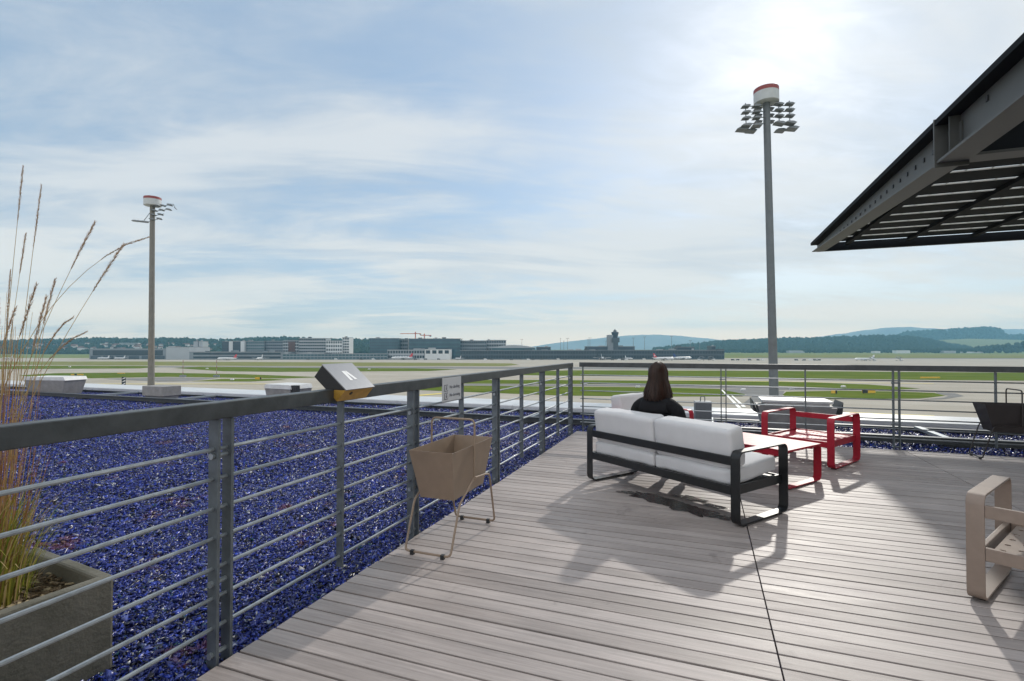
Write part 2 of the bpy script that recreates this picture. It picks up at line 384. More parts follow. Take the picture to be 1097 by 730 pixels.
# ================================================================== SETTING: the roof and the deck
XL, XR2 = -46.0, 16.0
def gravel_material():
    m = bpy.data.materials.new('blue_glass_gravel'); m.use_nodes = True; nt = m.node_tree; N = nt.nodes; L = nt.links; p = N['Principled BSDF']
    p.inputs['Roughness'].default_value = .3; p.inputs['Specular IOR Level'].default_value = .5
    tc = N.new('ShaderNodeTexCoord')
    geo = N.new('ShaderNodeNewGeometry')
    vo = N.new('ShaderNodeTexVoronoi'); vo.inputs['Scale'].default_value = 26; L.new(tc.outputs['Object'], vo.inputs['Vector'])
    return m, N, L, p, tc, geo, vo
def gravel_colours(N, L, p, tc, fac):
    cr = N.new('ShaderNodeValToRGB'); cr.color_ramp.interpolation = 'CONSTANT'; e = cr.color_ramp.elements
    cols = [(0, (.004, .005, .018)), (.15, (.011, .018, .13)), (.38, (.015, .030, .24)), (.60, (.026, .058, .42)), (.75, (.05, .07, .28)),
            (.83, (.075, .10, .36)), (.89, (.05, .045, .06)), (.92, (.012, .07, .11)), (.935, (.11, .14, .28)), (.965, (.25, .28, .36)), (.988, (.5, .5, .48))]
    while len(e) < len(cols): e.new(.5)
    for i, (q, c) in enumerate(cols): e[i].position = q; e[i].color = (*c, 1)
    L.new(fac, cr.inputs[0])
    n = N.new('ShaderNodeTexNoise'); n.inputs['Scale'].default_value = 2.0; n.inputs['Detail'].default_value = 6; n.inputs['Roughness'].default_value = .7; L.new(tc.outputs['Object'], n.inputs['Vector'])
    mr = N.new('ShaderNodeMapRange'); mr.inputs[1].default_value = .60; mr.inputs[2].default_value = .66; mr.inputs[4].default_value = .6; L.new(n.outputs[0], mr.inputs[0])
    mx = N.new('ShaderNodeMix'); mx.data_type = 'RGBA'; L.new(mr.outputs[0], mx.inputs[0]); L.new(cr.outputs[0], mx.inputs[6]); mx.inputs[7].default_value = (.20, .055, .03, 1)
    L.new(mx.outputs[2], p.inputs['Base Color'])
m, N, L, p, tc, geo, vo = gravel_material()
sx = N.new('ShaderNodeSeparateColor'); L.new(vo.outputs['Color'], sx.inputs[0]); gravel_colours(N, L, p, tc, sx.outputs[0])
bp = N.new('ShaderNodeBump'); bp.inputs['Strength'].default_value = 1; bp.inputs['Distance'].default_value = .02; L.new(sx.outputs[1], bp.inputs['Height']); L.new(bp.outputs[0], p.inputs['Normal'])
M['gravel_sheet'] = m
m, N, L, p, tc, geo, vo = gravel_material(); gravel_colours(N, L, p, tc, geo.outputs['Random Per Island']); M['gravel_chip'] = m; m.name = 'blue_glass_chip'
GZ = -.05
mb = MB()
nx, ny = 90, 30
tag(MB().add([(XL, -6, GZ), (XR2, -6, GZ), (XR2, 10.6, GZ), (XL, 10.6, GZ)], [(0, 1, 2, 3)]).build('roof', M['gravel_sheet']), kind='structure')
def chips():
    def zone(n, x0, x1, y0, y1, s0, s1):
        return np.c_[rng.uniform(x0, x1, n), rng.uniform(y0, y1, n), np.zeros(n)], rng.uniform(s0, s1, n)
    Z = [zone(110000, -4.2, -1.93, .8, 4.4, .005, .014), zone(5000, -4.6, -1.93, .8, 5, .013, .024), zone(95000, -9.5, -4.2, 1.2, 8.5, .009, .019), zone(48000, -4.2, -1.93, 4.4, 8.6, .008, .017),
         zone(46000, -19, -9.5, 2.5, 8.6, .014, .026), zone(52000, -19, 6, 8.03, 10.6, .011, .022)]
    P = np.concatenate([z[0] for z in Z]); s = np.concatenate([z[1] for z in Z])
    P[:, 2] = GZ + s * rng.uniform(.0, .9, len(s)) + .010 * (1 + np.sin(P[:, 0] * 2.1) * np.sin(P[:, 1] * 1.7))
    # drop those under the planter
    n = len(P)
    base = np.array([[-1, -.6, -.35], [.9, -.75, -.3], [.2, 1., -.35], [-.5, -.2, .4], [.55, .05, .32], [-.1, .6, .3]])
    V = base[None] * rng.uniform(.4, 1.5, (n, 6, 3)) * np.array([1.25, 1.05, .55]) * s[:, None, None]
    A = rng.normal(size=(n, 3)) * np.array([.6, .6, 9]); ca, sa = np.cos(A), np.sin(A)
    X, Y, Zc = V[..., 0].copy(), V[..., 1].copy(), V[..., 2].copy()
    Y, Zc = Y * ca[:, :1] - Zc * sa[:, :1], Y * sa[:, :1] + Zc * ca[:, :1]
    X, Zc = X * ca[:, 1:2] + Zc * sa[:, 1:2], -X * sa[:, 1:2] + Zc * ca[:, 1:2]
    X, Y = X * ca[:, 2:] - Y * sa[:, 2:], X * sa[:, 2:] + Y * ca[:, 2:]
    V = np.stack([X, Y, Zc], -1) + P[:, None, :]
    T = np.array([[0, 1, 2], [3, 5, 4], [0, 3, 4], [0, 4, 1], [1, 4, 5], [1, 5, 2], [2, 5, 3], [2, 3, 0]])
    T = T[:, ::-1]
    F = (T[None] + (np.arange(n) * 6)[:, None, None]).reshape(-1, 3)
    me = bpy.data.meshes.new('gravel'); me.vertices.add(n * 6); me.vertices.foreach_set('co', V.reshape(-1))
    me.loops.add(F.size); me.loops.foreach_set('vertex_index', F.reshape(-1)); me.polygons.add(len(F)); me.polygons.foreach_set('loop_start', np.arange(0, F.size, 3))
    me.update(calc_edges=True); me.materials.append(M['gravel_chip'])
    o = bpy.data.objects.new('gravel', me); C.objects.link(o)
    tag(o, 'blue crushed glass gravel spread over the roof beside the deck', 'gravel', kind='stuff')
chips()

def deck_material():
    m = bpy.data.materials.new('weathered_deck_boards'); m.use_nodes = True; nt = m.node_tree; N = nt.nodes; L = nt.links; p = N['Principled BSDF']
    tc = N.new('ShaderNodeTexCoord'); geo = N.new('ShaderNodeNewGeometry')
    ad = N.new('ShaderNodeVectorMath'); ad.operation = 'MULTIPLY_ADD'
    cb = N.new('ShaderNodeCombineXYZ'); L.new(geo.outputs['Random Per Island'], cb.inputs[0]); L.new(geo.outputs['Random Per Island'], cb.inputs[2])
    L.new(cb.outputs[0], ad.inputs[0]); ad.inputs[1].default_value = (37, 0, 91); L.new(tc.outputs['Object'], ad.inputs[2])
    def noi(sc, s, d=6, r=.6, dist=0):
        mp = N.new('ShaderNodeMapping'); mp.inputs['Scale'].default_value = s; L.new(ad.outputs[0], mp.inputs[0])
        n = N.new('ShaderNodeTexNoise'); n.inputs['Scale'].default_value = sc; n.inputs['Detail'].default_value = d; n.inputs['Roughness'].default_value = r; n.inputs['Distortion'].default_value = dist
        L.new(mp.outputs[0], n.inputs['Vector']); return n.outputs[0]
    grain = noi(1, (2.2, 75, 75), 7, .7, .4); blot = noi(1.6, (1, 4, 1), 6, .65)
    wide = N.new('ShaderNodeTexNoise'); wide.inputs['Scale'].default_value = .8; wide.inputs['Detail'].default_value = 5; L.new(tc.outputs['Object'], wide.inputs['Vector'])
    c1 = N.new('ShaderNodeMix'); c1.data_type = 'RGBA'; L.new(geo.outputs['Random Per Island'], c1.inputs[0]); c1.inputs[6].default_value = (.31, .268, .25, 1); c1.inputs[7].default_value = (.41, .36, .34, 1)
    def mr(x, a, b, c, d):
        n = N.new('ShaderNodeMapRange'); L.new(x, n.inputs[0])
        for i, q in enumerate((a, b, c, d)): n.inputs[i + 1].default_value = q
        return n.outputs[0]
    def mul(c, f):
        v = N.new('ShaderNodeVectorMath'); v.operation = 'SCALE'; L.new(c, v.inputs[0]); L.new(f, v.inputs['Scale']); return v.outputs[0]
    c = mul(c1.outputs[2], mr(grain, .3, .7, .78, 1.18)); c = mul(c, mr(blot, .3, .7, .82, 1.15)); st = N.new('ShaderNodeTexNoise'); st.inputs['Scale'].default_value = 2.3; st.inputs['Detail'].default_value = 7; st.inputs['Roughness'].default_value = .7; st.inputs['Distortion'].default_value = .8; L.new(tc.outputs['Object'], st.inputs['Vector'])
    c = mul(c, mr(st.outputs[0], .60, .68, 1.0, .72))
    c = mul(c, mr(wide.outputs[0], .35, .65, .88, 1.10))
    L.new(c, p.inputs['Base Color'])
    L.new(mr(blot, .3, .7, .45, .60), p.inputs['Roughness']); p.inputs['Specular IOR Level'].default_value = .35
    b = N.new('ShaderNodeBump'); b.inputs['Strength'].default_value = .35; b.inputs['Distance'].default_value = .003; L.new(grain, b.inputs['Height']); L.new(b.outputs[0], p.inputs['Normal'])
    return m
M['deck'] = deck_material()
mb = MB(); PITCH = .102; GAP = .0105; BW = PITCH - GAP
edges = [-1.915, .292, 2.425, 4.56, 6.69, 8.8]
y = 8.0
while y > -3:
    for a, b in zip(edges[:-1], edges[1:]):
        x0, x1 = a + (.004 if a > -1.9 else random.uniform(-.003, .003)), b - .004
        dz = random.uniform(-.0014, .0014); r = .0016
        prof = [(-BW / 2, -.026), (-BW / 2, -r), (-BW / 2 + r, 0), (BW / 2 - r, 0), (BW / 2, -r), (BW / 2, -.026)]
        mb.prism([(x0, y - BW / 2 - .001 + q, z + dz) for q, z in prof], (x1 - x0, 0, 0))
    y -= PITCH
tag(mb.build('deck', M['deck']), kind='structure')
M['joist'] = mat('joist', (.02, .018, .016), .9)
mb = MB()
for x in (-1.85, -1.1, -.4, .24, .35, 1.05, 1.75, 2.37, 2.48, 3.2, 3.9, 4.5, 5.4, 6.5, 7.6, 8.7): mb.box(x - .022, x + .022, -3, 7.98, GZ + .004, -.030)
mb.box(-1.9, 8.75, 7.93, 7.955, GZ + .004, -.032)
tag(mb.build('deck_joists', M['joist']), kind='structure')
# wet patch under the sofa
def puddle_mat():
    m = bpy.data.materials.new('rain_water'); m.use_nodes = True; N = m.node_tree.nodes; L = m.node_tree.links; p = N['Principled BSDF']
    p.inputs['Base Color'].default_value = (.012, .010, .009, 1); p.inputs['Roughness'].default_value = .12; p.inputs['Specular IOR Level'].default_value = .35
    tc = N.new('ShaderNodeTexCoord'); n = N.new('ShaderNodeTexNoise'); n.inputs['Scale'].default_value = 60; n.inputs['Detail'].default_value = 2; L.new(tc.outputs['Object'], n.inputs['Vector'])
    b = N.new('ShaderNodeBump'); b.inputs['Strength'].default_value = .9; b.inputs['Distance'].default_value = .03; L.new(n.outputs[0], b.inputs['Height']); L.new(b.outputs[0], p.inputs['Normal'])
    return m
M['water'] = puddle_mat()

# the building that carries the terrace
M['facade'] = mat('facade_panel', (.35, .36, .37), .5, .1, .1, .4)
t = thing('terrace_building', 'low flat roofed building under the terrace with wide pale metal roof edge', 'building', (0, 0, 0))
mb = MB(); mb.box(XL - .2, XR2 + .2, -8, 11.8, G, GZ - .03); mb.build('wall', M['facade'], t)
for i in range(21):                                    # coping sheets, each with its own seam
    x0 = XL + i * 3.0; mb = MB()
    mb.prism([(x0 + .006, 10.6, GZ - .02), (x0 + .006, 10.6, .045), (x0 + .006, 10.62, .06), (x0 + .006, 11.98, .03), (x0 + .006, 12.0, .015), (x0 + .006, 12.0, -.4), (x0 + .006, 11.83, -.4), (x0 + .006, 11.83, GZ - .02)], (2.988, 0, 0))
    mb.build('coping', M['coping'], t)

# ------------------------------------------------------------------ facade track rails on the roof
t = thing('roof_track', 'pair of dark steel track rails on pads running along the roof edge', 'track', (0, 0, GZ))
def ibeam(mb, x0, x1, y, z0, z1, w=.11, tf=.014, tw=.012):
    mb.box(x0, x1, y - w / 2, y + w / 2, z1 - tf, z1); mb.box(x0, x1, y - w / 2, y + w / 2, z0, z0 + tf); mb.box(x0, x1, y - tw / 2, y + tw / 2, z0 + tf, z1 - tf)
for yy, za, zb in ((8.73, .045, .14), (10.2, .02, .075)):
    mb = MB(); ibeam(mb, XL + .5, XR2 - 1, yy, za, zb); mb.build('rail', M['galv_dark'], t)
for i in range(19):
    x = XL + 2 + i * 3.15
    mb = MB(); mb.box(x - .045, x + .045, 8.80, 10.14, .055, .10); mb.build('cross_tie', M['rod'], t)
    for yy, zb in ((8.73, .043), (10.2, .018)):
        mb = MB(); mb.box(x - .16, x + .16, yy - .1, yy + .1, .0, zb); mb.build('support_pad', M['dark'], t)

# ================================================================== railings
rod_z = [.142 + .126 * i for i in range(7)]
def railing(label, origin, length, rz, doubles, singles, gapend=0):
    t = thing('railing', label, 'railing', origin, rz)
    mb = MB(); mb.box(-.034, .034, 0, length, 1.028, 1.10); mb.build('handrail', M['galv_dark'], t, bevel=.004)
    for d in doubles:
        for k, o in enumerate((-.033, .033)):
            if d + o < 0 or d + o > length: continue
            mb = MB(); mb.box(-.028, .028, d + o - .007, d + o + .007, GZ + .01, 1.026)
            pst = mb.build('post', M['galv'], t, bevel=.002)
            if k == 0:
                for z in (.03, .33, .87):
                    mb = MB(); mb.tube([(0.0, d - .052, z), (0.0, d - .0395, z), (0.0, d - .0394, z), (0.0, d + .0255, z)], [.014, .014, .011, .011], 8); mb.build('bolt', M['rod'], pst, smooth=True)
    for d in singles:
        mb = MB(); mb.box(-.022, .022, d - .007, d + .007, .08, 1.026); mb.build('post', M['galv'], t, bevel=.002)
    for z in rod_z:
        mb = MB(); mb.tube([(0, .01, z), (0, length - .01, z)], .0085, 8); mb.build('rod', M['rod'], t, smooth=True)
    return t
railing('long grey steel railing between the wooden deck and the wide blue gravel field', (-1.955, -1.52, 0), 9.32, 0,
        [.04, 1.59, 3.14, 4.69, 6.24, 7.79, 9.27], [.82, 2.36, 3.91, 5.46, 7.0, 8.54])
railing('grey steel railing across the far end of the deck behind the red chairs', (-1.88, 8.06, 0), 10.6, R(-90),
        [.02, 2.14, 4.24, 6.34, 8.44], [1.08, 3.19, 5.27, 7.39, 9.5])

# ================================================================== canopy
def canopy():
    ex, ey, z = 2.80, 15.3, 3.88             # outer corner, underside
    X2, Y2 = 17.0, -3.0
    t = thing('canopy', 'large dark steel canopy roof with rows of louvre panels above the deck', 'canopy roof', (ex, ey, 0))
    x2, y2 = X2 - ex, Y2 - ey
    # edge girder along Y: slim tapered nose, then the deep girder
    L1 = -7.7
    mb = MB()
    top = z + .13
    mb.prism([(-.01, 0, z), (-.01, 0, top), (-.01, L1, top + .02), (-.01, L1, z - .28)], (.02, 0, 0)); mb.build('edge_web', M['roof_steel'], t)
    mb = MB(); mb.prism([(-.13, 0, z - .004), (-.13, L1, z - .284), (-.13, L1, z - .31), (-.13, 0, z - .024)], (.28, 0, 0)); mb.build('bottom_flange', M['roof_steel'], t)
    mb = MB(); mb.box(-.16, .16, L1, .02, top + .022, top + .09); mb.build('top_flange', M['roof_dark'], t)
    mb = MB(); mb.box(-.012, .012, y2, L1 - .03, z - .282, top + .018); mb.build('edge_web', M['roof_steel'], t)
    mb = MB(); mb.box(-.15, .15, y2, L1 - .03, z - .315, z - .284); mb.build('bottom_flange', M['roof_steel'], t)
    mb = MB(); mb.box(-.165, .165, y2, L1 - .03, top + .02, top + .086); mb.build('top_flange', M['roof_dark'], t)
    mb = MB(); mb.box(-.17, .17, L1 - .028, L1 - .002, z - .36, top + .10); mb.box(-.12, .12, L1 - .30, L1 - .285, z - .282, top + .018); mb.box(-.03, -.013, L1 - .36, L1 + .3, z - .18, z + .06)
    mb.build('splice_plate', M['roof_steel'], t)
    for i in range(27):
        yy = -.35 - i * .3
        if yy > L1 + .1: mb = MB(); mb.box(-.024, -.0102, yy - .02, yy + .02, z - .02 + .004 * yy, z + .01); mb.build('bolt', M['dark'], t)
    for i in range(14):
        yy = L1 - .9 - i * .9; mb = MB(); mb.box(-.026, -.0122, yy - .022, yy + .022, top - .1, top - .04); mb.build('bolt', M['dark'], t)
    # front fascia and cross beams along X
    mb = MB(); mb.box(.0, x2, .022, .06, z - .02, z + .20); mb.box(.0, x2, -.10, .02, z - .02, z - .003); mb.build('fascia', M['roof_dark'], t)
    for yy in (L1, L1 - 6.6):
        mb = MB(); mb.box(.16, x2, yy - .012, yy + .012, z - .255, z + .14); mb.build('cross_beam', M['roof_dark'], t)
        mb = MB(); mb.box(.16, x2, yy - .14, yy + .14, z - .29, z - .258); mb.build('beam_flange', M['roof_steel'], t)
    for xx in (4.6, 9.2, 13.6):
        mb = MB(); mb.box(xx - .012, xx + .012, y2, -.12, z - .08, z + .1); mb.box(xx - .08, xx + .08, y2, -.12, z - .11, z - .082); mb.build('rafter', M['roof_steel'], t)
    # purlins and louvre panels
    for i in range(11):
        xx = .62 + i * 1.28
        mb = MB(); mb.box(xx - .05, xx + .05, y2, -.14, z + .085, z + .155); mb.build('purlin', M['roof_dark'], t)
    yy = -.25
    while yy > y2 + .7:
        if not (abs(yy - .34 - L1) < .36):
            mb = MB()
            mb.box(.17, x2, yy - .618, yy, z + .165, z + .169)
            p = mb.build('louvre_panel', M['roof_dark'], t)
            mb = MB(); mb.box(.17, x2, yy - .642, yy - .620, z + .150, z + .172)
            for k in range(40):
                xx = .3 + k * .32
                if xx < x2 - .1: mb.box(xx, xx + .02, yy - .674, yy - .644, z + .16, z + .168)
            mb.build('louvre_edge', M['slat'], p)
        yy -= .675
    return t
canopy()

# ================================================================== furniture
def cushion(w, d, h, seed=0, r=.028, puff=.012):       # soft box, origin at its centre
    bm = bmesh.new(); bmesh.ops.create_cube(bm, size=1)
    for v in bm.verts: v.co = Vector((v.co.x * w, v.co.y * d, v.co.z * h))
    bmesh.ops.bevel(bm, geom=list(bm.edges), offset=r, segments=4, profile=.6, affect='EDGES')
    bmesh.ops.subdivide_edges(bm, edges=[e for e in bm.edges if e.calc_length() > .05], cuts=7, use_grid_fill=True)
    for v in bm.verts:
        x, y, z = v.co.x / (w / 2), v.co.y / (d / 2), v.co.z / (h / 2)
        cx, cy, cz = 1 - x * x, 1 - y * y, 1 - z * z
        n = mnoise.noise(Vector((v.co.x * 5 + seed * 9, v.co.y * 5, v.co.z * 5))) * .008 + mnoise.noise(Vector((v.co.x * 16 + seed, v.co.y * 16, v.co.z * 16))) * .0045
        v.co.z += math.copysign(1, z) * max(0, abs(z)) * (puff * max(0, cx) ** .5 * max(0, cy) ** .5) + n
        v.co.y += math.copysign(1, y) * max(0, abs(y)) * (puff * .7 * max(0, cx) ** .5 * max(0, cz) ** .5) + n
        v.co.x += math.copysign(1, x) * max(0, abs(x)) * (puff * .4 * max(0, cy) ** .5 * max(0, cz) ** .5)
    me = bpy.data.meshes.new('cushion'); bm.to_mesh(me); bm.free()
    me.polygons.foreach_set('use_smooth', [True] * len(me.polygons)); me.materials.append(M['cushion'])
    return me
def seam(w, d, z, y=0):           # piping round the cushion's edge
    mb = MB(); mb.tube([(a, b + y, z) for a, b in rrect(-w / 2, w / 2, -d / 2, d / 2, .04)], .005, 6, closed=True); return mb
def plate(mb, x0, x1, y0, y1, z, pitch=.062, rad=.014, th=.005):     # perforated sheet
    nx = max(1, round((x1 - x0) / pitch)); ny = max(1, round((y1 - y0) / pitch)); dx = (x1 - x0) / nx; dy = (y1 - y0) / ny
    for i in range(nx):
        for j in range(ny):
            cx, cy = x0 + (i + .5) * dx, y0 + (j + .5) * dy
            hole = (i + j) % 2 == 0
            for zz, sgn in ((z, 1), (z - th, -1)):
                sq = [(cx - dx / 2, cy - dy / 2, zz), (cx + dx / 2, cy - dy / 2, zz), (cx + dx / 2, cy + dy / 2, zz), (cx - dx / 2, cy + dy / 2, zz)]
                if not hole: mb.add(sq, [(0, 1, 2, 3)]); continue
                oc = [(cx + rad * math.cos(R(225 + 45 * k)), cy + rad * math.sin(R(225 + 45 * k)), zz) for k in range(8)]
                f = []
                for k in range(4):
                    a, b = k, (k + 1) % 4; o = 4 + 2 * k
                    f += [(a, b, 4 + (2 * k + 2) % 8, o + 1, o)]
                mb.add(sq + oc, f)
            if hole:
                ring = [(cx + rad * math.cos(R(225 + 45 * k)), cy + rad * math.sin(R(225 + 45 * k))) for k in range(8)]
                mb.add([(a, b, z) for a, b in ring] + [(a, b, z - th) for a, b in ring], [(k, (k + 1) % 8, 8 + (k + 1) % 8, 8 + k) for k in range(8)])
    mb.box(x0, x1, y0 - .004, y0, z - .02, z); mb.box(x0, x1, y1, y1 + .004, z - .02, z)
BAND, TH = .075, .011
def lounge(name, label, cat, w, d, loc, rz, paint, cushions=0, hh=.56, group=None, panel=True):
    t = thing(name, label, cat, loc, rz, group)
    for s in (-1, 1):
        x = s * (w / 2 - BAND / 2)
        mb = MB(); mb.band([(x, a, b) for a, b in rrect(-d / 2 + TH / 2, d / 2 - TH / 2, .012 + TH / 2, hh - TH / 2, .05)], (1, 0, 0), BAND, TH)
        f = mb.build('side_frame', paint, t, smooth=True, bevel=.002)
        mb = MB()
        for yy in (-d / 2 + .09, d / 2 - .09): mb.box(x - .025, x + .025, yy - .02, yy + .02, .0, .0115)
        mb.build('foot_pad', M['dark'], f)
    xi = w / 2 - BAND - .001
    mb = MB(); mb.box(-xi, xi, -d / 2 + .001, -d / 2 + .024, .45, .515)
    mb.build('back_rail', paint, t, bevel=.003)
    mb = MB()
    mb.box(-xi, xi, -d / 2 + .001, -d / 2 + .026, .23, .297); mb.box(-xi, xi, d / 2 - .040, d / 2 - .0125, .23, .297)
    for s in (-1, 1): mb.box(s * (w / 2 - BAND + .015) - .012, s * (w / 2 - BAND + .015) + .012, -d / 2 + TH + .001, d / 2 - TH - .001, .228, .299)
    mb.build('seat_frame', paint, t, bevel=.003)
    if panel:
        mb = MB(); plate(mb, -xi + .026, xi - .026, -d / 2 + .032, d / 2 - .046, .287); mb.build('seat_panel', paint, t)
    if cushions:
        cw = 2 * xi / cushions
        for k in range(cushions):
            x = -xi + cw * (k + .5)
            o = bpy.data.objects.new('seat_cushion', cushion(cw - .012, d - .065, .118, k)); C.objects.link(o); o.parent = t; o.location = (x, .005, .366); o.rotation_euler = (R(3.6), 0, 0)
            seam(cw - .02, d - .082, .045).build('piping', M['cushion'], o, smooth=True)
            o = bpy.data.objects.new('back_cushion', cushion(cw - .014, .18, .305, 5 + k, .034, .014)); C.objects.link(o); o.parent = t
            o.location = (x, -d / 2 + .118, .568); o.rotation_euler = (R(8), 0, R(random.uniform(-1.2, 1.2)))
            for yy in (-.068, .068):
                mb = MB(); mb.tube([(a, yy, b) for a, b in rrect(-cw / 2 + .009, cw / 2 - .009, -.153, .153, .045)], .0045, 6, closed=True); mb.build('piping', M['cushion'], o, smooth=True)
    return t
S_RZ = R(-35.3)
lounge('sofa', 'two seat black framed outdoor sofa with white cushions, seen from behind', 'sofa', 1.65, .68, (-.238, 4.86, 0), S_RZ, M['black_paint'], 2)
lounge('armchair', 'red metal armchair without cushions beyond the low red table', 'armchair', .79, .78, (1.178, 6.95, 0), R(149), M['red_paint'], 0, .565)
lounge('armchair', 'red framed armchair with white cushions, half hidden behind the seated woman', 'armchair', .80, .74, (-.66, 6.66, 0), R(-125.3), M['red_paint'], 1)
lounge('armchair', 'beige metal armchair with wet perforated seat at the right edge', 'armchair', .76, .68, (1.79, 3.46, 0), R(-32.3), M['beige_paint'], 0, .565)
def table(label, loc, rz, l, d, h, paint):
    t = thing('low_table', label, 'table', loc, rz)
    for s in (-1, 1):
        x = s * (l / 2 - BAND / 2)
        mb = MB(); mb.band([(x, a, b) for a, b in rrect(-d / 2 + TH / 2, d / 2 - TH / 2, .012 + TH / 2, h - TH / 2 - .006, .045)], (1, 0, 0), BAND, TH)
        f = mb.build('leg_frame', paint, t, smooth=True, bevel=.002)
        mb = MB()
        for yy in (-d / 2 + .09, d / 2 - .09): mb.box(x - .025, x + .025, yy - .02, yy + .02, .0, .0115)
        mb.build('foot_pad', M['dark'], f)
    mb = MB(); mb.box(-l / 2 + .002, l / 2 - .002, -d / 2 + .004, d / 2 - .004, h - .005, h + .003); mb.build('tabletop', paint, t, bevel=.002)
    mb = MB()
    xi = l / 2 - BAND - .002
    for s in (-1, 1): mb.box(-xi, xi, s * (d / 2 - .02) - .012, s * (d / 2 - .02) + .012, h - .062, h - .008)
    mb.build('apron_rail', paint, t, bevel=.003)
    return t
table('low red metal table between the sofa and the red armchair', (.486, 5.90, 0), S_RZ, 1.02, .66, .37, M['red_paint'])

def basket(label, loc, rz, paint):          # local x: width, y: length
    t = thing('planter_basket', label, 'planter', loc, rz)
    wt, lt, wb, lb, z0, z1, k = .16, .325, .125, .235, .335, .66, .004
    mb = MB()
    def ring(w, l, z): return [(-w, -l, z), (w, -l, z), (w, l, z), (-w, l, z)]
    vs = ring(wt, lt, z1) + ring(wb, lb, z0) + ring(wt - k, lt - k, z1) + ring(wb - k, lb - k, z0 + k)
    fs = [(i, (i + 1) % 4, 4 + (i + 1) % 4, 4 + i) for i in range(4)] + [(8 + i, 12 + i, 12 + (i + 1) % 4, 8 + (i + 1) % 4) for i in range(4)]
    fs += [(i, 8 + i, 8 + (i + 1) % 4, (i + 1) % 4) for i in range(4)] + [(7, 6, 5, 4), (12, 13, 14, 15)]
    mb.add(vs, fs); mb.build('box', paint, t)
    r = .0075; xs = .168
    # handle: an arch over the width, its ends run down the sides
    def arc(pts, rad=.04):         # round the corners of a polyline
        out = [Vector(pts[0])]
        for a, b, c in zip(pts[:-2], pts[1:-1], pts[2:]):
            a, b, c = Vector(a), Vector(b), Vector(c); d1 = min(rad, (a - b).length * .45); d2 = min(rad, (c - b).length * .45)
            p, q = b + (a - b).normalized() * d1, b + (c - b).normalized() * d2
            for i in range(5):
                s = i / 4; out.append(p.lerp(b, s).lerp(b.lerp(q, s), s))
        out.append(Vector(pts[-1])); return out
    mb = MB(); mb.tube(arc([(-xs, -.012, .42), (-xs, -.012, .835), (xs, -.012, .835), (xs, -.012, .42)]), r, 8)
    mb.build('handle', paint, t, smooth=True)
    for s in (-1, 1):
        ye = s * .36
        path = arc([(-xs + .006, s * .004, .44), (-xs + .002, s * .06, .41), (-xs, s * .24, .315), (-xs + .004, ye, .022), (xs - .004, ye, .022), (xs, s * .24, .315), (xs - .002, s * .06, .41), (xs - .006, s * .004, .44)], .03) if s < 0 else \
               arc([(-xs + .006, s * .012, .43), (-xs, s * .19, .415), (-xs, s * .25, .40), (-xs + .004, ye, .022), (xs - .004, ye, .022), (xs, s * .25, .40), (xs, s * .19, .415), (xs - .006, s * .012, .43)], .03)
        mb = MB(); mb.tube(path, r, 8); f = mb.build('leg_frame', paint, t, smooth=True)
        mb = MB()
        for x in (-.11, .11): mb.box(x - .012, x + .012, ye - .011, ye + .011, 0, .03)
        mb.build('foot_pad', M['dark'], f)
    return t
basket('empty taupe metal planter box on thin wire legs beside the left railing', (-1.655, 3.215, 0), 0, M['taupe_paint'])
basket('dark brown metal planter box on wire legs by the far railing', (3.44, 7.80, 0), R(90), M['liquorice'])

# puddle
mb = MB()
def blob(cx, cy, rx, ry, rot, seed, n=56):
    P = []
    for i in range(n):
        a = 2 * math.pi * i / n; k = 1 + .55 * mnoise.noise(Vector((math.cos(a) * 2.2 + seed, math.sin(a) * 2.2, seed))) + .28 * mnoise.noise(Vector((math.cos(a) * 7 + seed, math.sin(a) * 7, 3)))
        x, y = rx * k * math.cos(a), ry * k * math.sin(a); P.append((cx + x * math.cos(rot) - y * math.sin(rot), cy + x * math.sin(rot) + y * math.cos(rot)))
    return P
for j, b in enumerate([(-.44, 4.68, .26, .11, -.5, 1.3), (-.13, 4.46, .24, .11, -.5, 4.1), (.10, 4.33, .18, .05, -.3, 7.7), (-.13, 4.78, .15, .06, -.4, 2.9), (-.66, 4.76, .10, .04, 0, 8.8), (.06, 4.62, .10, .04, -.5, 5.5)]):
    P = blob(*b); mb.add([(x, y, .0030 + .0006 * j) for x, y in P], [tuple(range(len(P)))])
tag(mb.build('puddle', M['water']), 'dark wet puddle on the deck boards beneath the sofa', 'puddle')

# dead twigs on the gravel by the first post
M['twig'] = mat('twig', (.07, .045, .025), .9, 0, .3, 20)
def twig(label, pts, r):
    mb = MB(); mb.tube(pts, [r * (1 - .6 * i / (len(pts) - 1)) for i in range(len(pts))], 6)
    for i in range(1, len(pts) - 1):
        a = Vector(pts[i]); d = (Vector(pts[i + 1]) - a); q = Vector((-d.y, d.x, .3 * d.length)) * (.5 if i % 2 else -.5); q.z = abs(q.z)
        mb.tube([a, a + d * .5 + q * .6, a + d + q], [r * .5, r * .4, r * .15], 5)
    tag(mb.build('twig', M['twig'], smooth=True), label, 'twig')
twig('long brown twig lying on the gravel next to the planter', [(-2.42, 1.50, -.10), (-2.32, 1.56, -.09), (-2.2, 1.57, -.085), (-2.08, 1.63, -.09), (-2.0, 1.66, -.10)], .012)
twig('thin crooked twig on the gravel below the emblem box', [(-2.75, 2.62, -.10), (-2.65, 2.66, -.09), (-2.55, 2.64, -.09), (-2.46, 2.70, -.10)], .005)

